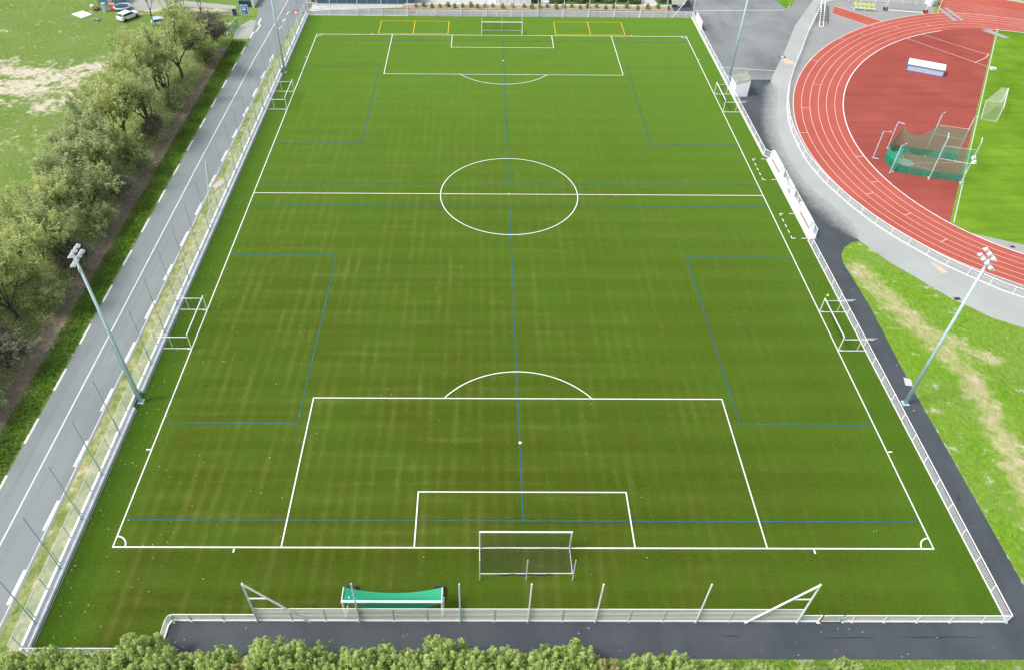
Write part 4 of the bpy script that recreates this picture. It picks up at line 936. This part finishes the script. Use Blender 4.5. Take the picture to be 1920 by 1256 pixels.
# hedge at the bottom edge
def make_bush(seed, mat, h, rad, n, per, size):
    rg = np.random.default_rng(seed); t = thing("hedge_shrub", "", "shrub"); m_ = MB(); C = []; tt = []
    for i in range(n):
        an = rg.uniform(0,6.28); rr_ = rad*math.sqrt(rg.random()); hh = h*(1-.38*(rr_/rad)**1.6)*rg.uniform(.62,1.08)
        b0 = np.array([math.cos(an)*rr_*.25, math.sin(an)*rr_*.25, 0]); tp = np.array([math.cos(an)*rr_, math.sin(an)*rr_, hh])
        if i % 3 == 0: m_.tube([b0, (b0+tp)/2+[0,0,.2], tp], .035, 5, .01, cap=False)
        u = rg.random(per)**.55; L = 1.0+1.0*rg.random()
        ax = tp-np.array([0,0,L])*(1-u)[:,None]; w_ = (.03+.21*(1-u))[:,None]
        C.append(ax+rg.normal(size=(per,3))*w_); tt.append(np.clip(.15+.55*u*rg.random()+.3*rg.random(per), 0, 1))
    C = np.concatenate(C); tt = np.concatenate(tt); V, F = leaves(C, size, .4, 1.1, rg)
    m_.build("stems", "bark", t, world=False); mesh_np("foliage", V, F, mat, tt, t); return t
HB = [make_bush(41,"leaf_d",4.1,1.9,120,80,.10), make_bush(42,"leaf_d",3.9,2.1,130,80,.10), make_bush(43,"leaf_e",4.0,1.7,100,80,.095)]
hx_ = [(-36.6,-11.2,0,.85),(-34.3,-10.9,1,.9),(-32.2,-11.5,1,.95),(-30.0,-11.2,0,.95),(-27.9,-10.7,1,1.12),(-26.0,-11.3,0,1.0),(-23.9,-11.4,1,.95),(-22.1,-11.2,0,1.0),(-20.3,-11.9,2,1.0),(-18.6,-10.9,0,1.13),(-16.6,-11.1,1,1.12),(-14.6,-11.6,0,.95),(-12.6,-11.2,0,1.02),(-10.4,-11.2,1,1.0),(-8.2,-11.2,0,.95),(-6.3,-10.9,1,1.12),(-4.2,-11.4,0,1.0),(-1.9,-11.3,1,1.03),(1.0,-11.2,0,1.02),(3.0,-11.2,1,1.1),(5.0,-11.5,2,.95),(8.2,-11.6,1,.98),(10.2,-11.5,0,.95),(13.4,-11.8,1,.85),(16.2,-11.7,0,.82),(19.6,-11.9,1,.8),(22.3,-11.5,0,.82),(25.2,-12.3,1,.7),(29.5,-11.9,0,.78),(33.0,-12.5,1,.68)]
ords = ["first","second","third","fourth","fifth","sixth","seventh","eighth","ninth","tenth","eleventh","twelfth","thirteenth","fourteenth","fifteenth"]
for i, (x, y, k, sc) in enumerate(hx_):
    lab = "%s feathery %s shrub of the bottom hedge counted from the %s" % (ords[i] if i < 15 else ords[29-i], ("yellow green", "yellow green", "rust tinged")[k], "left" if i < 15 else "right")
    place(HB[k], x, y, i*1.7, sc, lab, "shrubs of the hedge along the bottom edge")
# little shrubs in the far bed, darker shrubs on the lawn behind
PS = make_bush(51,"leaf_b",1.25,.42,26,40,.09); PS.name = "young_shrub"
for i, x in enumerate([-16.7,-15.2,-13.5,-12,-10.5,-9.1,-7.5,-5.9,-4.6,-3.1,-1.6,.4,2.3,4.6,6.1,7.6,9.2,10.9,12.4,14,15.6,17.2,18.9,20.6,22.3,24.9,27,29,31,33]):
    place(PS, x, 119.2+.3*math.sin(i*2.1), i*1.3, .75+.3*((i*37) % 10)/10, "young shrub in the brown planting bed behind the far railing", "young shrubs in the far planting bed")
LS = make_bush(52,"leaf_b",2.6,1.7,90,70,.12); LS.name = "garden_shrub"
for i, (x, y) in enumerate(((8,124),(11,123),(13.5,124.6),(16,123.2),(18.8,124),(21.5,123.3),(24,124.2),(26.5,123.2),(32.6,123.4))):
    place(LS, x, y, i*1.1, .8+.3*((i*7) % 5)/5, "dark green shrub on the lawn behind the white kerb wall", "shrubs on the garden lawn")
# weeds on the bank, dead brush in the ditch, tufts on the grass: uncountable
def scatter(name, n, fx, size, mat, aspect=.4, up=.7, z=.12):
    P = fx(n); C = np.c_[P, rng.random(len(P))*z+.03]; V, F = leaves(C, size, aspect, up, rng)
    lowf = ramp_np(P); o = mesh_np(name, V, F, mat, np.clip(lowf*.7+rng.random(len(P))*.3, 0, 1)); return tag(o, kind="stuff")
def ramp_np(P):
    return .5+.25*np.sin(P[:,0]*1.7+np.sin(P[:,1]*.9)*2)+.25*np.sin(P[:,1]*1.3+np.sin(P[:,0]*.7)*2.)
scatter("bank_weeds", 26000, lambda n: np.c_[-46.25-2.5*rng.random(n)**.9, rng.uniform(-20,102,n)], .15, "weed", .4, .6, .25)
scatter("undergrowth", 26000, lambda n: np.c_[rng.uniform(-57,-50.3,n), rng.uniform(-5,96,n)], .15, "leaf_b", .4, 1.0, .5)
scatter("ditch_brush", 11000, lambda n: np.c_[-49.6+.85*rng.normal(size=n), rng.uniform(-20,98,n)], .16, "straw", .15, .4, .35)
def tri(n):
    P = np.c_[rng.uniform(39.9,70,n*3), rng.uniform(-12,43,n*3)]
    lim = np.interp(P[:,0], [40,41,44,45.5,47.2,48.7,50,53,55.7,60,66,75], [39.5,41.3,41.2,38.4,36,33.7,31.7,28.6,27,23.5,19.4,14])
    P = P[P[:,1] < lim-.25]; return P[a_dry(P) < .25][:n]
scatter("grass_tufts", 12000, tri, .075, "weed", .35, .4, .12)
scatter("path_side_grass", 9000, lambda n: np.c_[rng.uniform(-30,44,n), rng.uniform(-13,-9.25,n)], .09, "weed", .35, .4, .14)
def lit(n):
    P = np.c_[rng.normal(-33,7,n), rng.uniform(-8,60,n)]; Q = np.c_[-36.8+rng.exponential(1.0,n//3), rng.uniform(-8.5,60,n//3)]; U = np.c_[rng.uniform(-36,36,n//2), rng.uniform(-6,95,n//2)]
    P = np.r_[P,Q,U]; ok = (P[:,0] > -36.9) & (P[:,0] < 36.5) & ((P[:,1] > -6.1) | (P[:,0] < -27.6)); return P[ok]
P = lit(260); V, F = leaves(np.c_[P, np.full(len(P), .075)], .05, .7, 6, rng)
tag(mesh_np("fallen_leaves", V, F, "leaflit", np.zeros(len(P))), kind="stuff")

# ------------------------------------------------------------------ far left yard
tag(MB().prism([(-82.4,114.3),(-80.9,116.0),(-78.4,114.2),(-79.7,112.3)], .03, .14).build("tarpaulin", "white"), "large white tarpaulin spread on the grass of the far yard", "tarpaulin")
t = thing("trampoline", "round blue rimmed trampoline in the far yard", "trampoline", (-73.5,117,0))
rim = [(-73.5+1.5*math.cos(a), 117+1.5*math.sin(a), .62) for a in np.linspace(0, 2*math.pi, 25)]
MB().tube(rim, .16, 8).build("rim", "paleblue", t); MB().prism([(p[0]*.92-73.5*.08, p[1]*.92+117*.08) for p in rim[:-1]], .58, .61).build("mat", "navy", t)
for a in range(0, 6): MB().tube([(-73.5+1.45*math.cos(a*1.047), 117+1.45*math.sin(a*1.047), 0),(-73.5+1.45*math.cos(a*1.047), 117+1.45*math.sin(a*1.047), .6)], .04).build("leg", "galv", t)
def car(label, loc, rz, body):
    t = thing("car", label, "car", loc, rz); pr = [(-2.0,.35),(-2.0,.85),(-1.75,1.0),(-1.55,1.42),(.35,1.45),(1.0,.98),(1.95,.85),(2.05,.35)]
    def side_prism(pf, y0, y1):
        m_ = MB(); k = len(pf); m_.v = [(x, y0, z) for x, z in pf]+[(x, y1, z) for x, z in pf]
        m_.f = [tuple(range(k)), tuple(range(2*k-1, k-1, -1))]+[(i, k+i, k+(i+1) % k, (i+1) % k) for i in range(k)]; return m_
    side_prism(pr, -.82, .82).build("body", body, t, world=False)
    for y in (-.83,.83): side_prism([(-1.5,.98),(-1.4,1.36),(.3,1.38),(.8,1.0)], y-.012, y+.012).build("side_window", "glass", t, world=False)
    MB().hexa([(.42,-.7,1.44),(.42,.7,1.44),(1.0,.72,1.02),(1.0,-.72,1.02),(.44,-.7,1.47),(.44,.7,1.47),(1.03,.72,1.05),(1.03,-.72,1.05)]).build("windscreen", "glass", t, world=False)
    MB().hexa([(-1.58,-.7,1.40),(-1.58,.7,1.40),(-1.77,.72,1.03),(-1.77,-.72,1.03),(-1.61,-.7,1.41),(-1.61,.7,1.41),(-1.80,.72,1.04),(-1.80,-.72,1.04)]).build("rear_window", "glass", t, world=False)
    for x in (-1.25,1.3):
        for y in (-.78,.78): MB().tube([(x,y-.1,.31),(x,y+.1,.31)], .31, 14).build("wheel", "black", t, world=False)
    return t
car("white car with dark windows parked on the grass near the trampoline", (-70.8,112.4,0), R(58), "white")
car("pale blue car half hidden behind the trees of the far yard", (-63.4,109.6,0), R(20), "paleblue")
t = thing("garden_cabin", "teal cabin with white roof among clutter at the top left", "cabin", (-77,120.5,0))
MB().box(-79.0,119.3,0,-74.6,122.5,2.3).build("wall", "teal", t); MB().hexa([(-79.2,119.1,2.3),(-74.4,119.1,2.3),(-74.4,122.7,2.3),(-79.2,122.7,2.3),(-79.2,119.1,2.4),(-74.4,119.1,2.4),(-74.4,122.7,2.8),(-79.2,122.7,2.8)]).build("roof", "white", t); MB().box(-77.2,119.26,.1,-76.2,119.29,1.9).build("door", "greywall", t)
jk = [("cabinet","upright pale blue cabinet standing in the far yard clutter",(-76.6,116.0),(.7,.6,1.5),"paleblue"),("crate","salmon pink box on the far yard clutter",(-75.6,117.4),(1.0,.8,.9),"salmon"),("crate","red crate beside the trampoline",(-75.0,116.4),(.8,.7,.5),"red"),("scrap_heap","rusty heap of scrap left of the blue cabinet",(-78.1,116.6),(1.5,1.0,.6),"rust"),("scrap_heap","dark heap of scrap in front of the cabin",(-75.6,118.4),(1.2,.9,.7),"black"),("sack","white sack at the left end of the yard clutter",(-79.9,118.1),(.7,.6,.6),"white"),("bag_pile","small pile of pale bags on the grass by the tarpaulin",(-76.7,111.6),(1.2,.6,.4),"grey")]
for nme, lb, (x, y), (a, b, c_), mt in jk:
    m_ = MB()
    if nme in ("scrap_heap","bag_pile","sack"):
        for k in range(9): m_.obox((x+random.uniform(-a/2,a/2), y+random.uniform(-b/2,b/2), c_*.25+random.random()*c_*.35), (a*.4,b*.45,c_*.5), Matrix.Rotation(random.random()*3, 3, 'Z') @ Matrix.Rotation(random.uniform(-.5,.5), 3, 'X'))
    else: m_.box(x-a/2,y-b/2,0,x+a/2,y+b/2,c_); m_.box(x-a/2-.04,y-b/2-.04,c_,x+a/2+.04,y+b/2+.04,c_+.06); m_.box(x-.04,y-b/2-.03,.1,x+.04,y-b/2-.002,c_-.1)
    tag(m_.build(nme, mt), lb, nme.replace("_", " "))
t = thing("billboard", "blue roadside billboard with white frame by the driveway", "billboard", (-48.8,113.6,0))
MB().box(-49.6,113.55,.5,-48.2,113.62,2.3).build("frame", "white", t); pn = MB().box(-49.5,113.52,.6,-48.3,113.545,2.2).build("panel", "blue", t)
MB().box(-49.3,113.505,1.35,-48.6,113.517,1.65).box(-49.35,113.505,1.85,-48.5,113.517,1.95).box(-49.3,113.505,.85,-48.9,113.517,.95).build("lettering_blocks", "white", pn)
for x in (-49.5,-48.3): MB().tube([(x,113.66,0),(x,113.66,2.3)], .05).build("post", "galv", t)
t = thing("mesh_gate", "green mesh gate standing open at the driveway", "gate", (-49.6,106.5,0))
nb = MB(); nb.net((-49.8,104.2,.1),(-49.15,108.9,.1),(-49.15,108.9,1.75),(-49.8,104.2,1.75), 8, 3); nb.build("mesh", "cage_net", t)
MB().tube([(-49.8,104.2,1.75),(-49.15,108.9,1.75)], .05).build("top_rail", "rail_grey", t)
for k in range(5): MB().tube([(-49.8+.1625*k,104.2+1.175*k,0),(-49.8+.1625*k,104.2+1.175*k,1.78)], .045).build("post", "fence_green", t)
for lb, a in (("small dark panel behind the mesh gate", (-51.5,114.2,.1,-50.7,114.3,1.3)), ("wide dark panel beside the white garden wall", (-51.3,118.6,.1,-48.9,118.75,1.3))):
    t = thing("dark_panel", lb, "panel", (a[0],a[1],0)); MB().box(*a).build("board", "navy", t); MB().box(a[0]-.06,a[1]-.02,0,a[0]-.002,a[4]+.02,a[5]+.05).build("post", "white", t)
tag(MB().box(-48.6,118.3,0,-48.35,135,1.6).box(-48.66,118.25,1.6,-48.29,135,1.68).build("garden_wall", "white"), "white garden wall along the left of the road at the top", "wall")
t = thing("road_sign", "round red rimmed road sign on a post at the far left of the pitch", "road sign", (-38.8,111.9,0))
MB().tube([(-38.8,111.95,0),(-38.8,111.95,2.0)], .045).build("post", "galv", t)
MB().tube([(-38.8,111.93,1.6),(-38.8,111.90,1.6)], .48, 24).build("rim", "red", t); MB().tube([(-38.8,111.895,1.6),(-38.8,111.885,1.6)], .34, 24).build("face", "white", t)
t = thing("notice_plate", "small pale plate on the end of the wall at the far left", "sign", (-37.55,112.6,.6)); MB().box(-37.8,112.6,1.0,-37.3,112.65,1.5).build("plate", "salmon", t); MB().tube([(-37.55,112.68,.6),(-37.55,112.68,1.5)], .03).build("post", "galv", t)
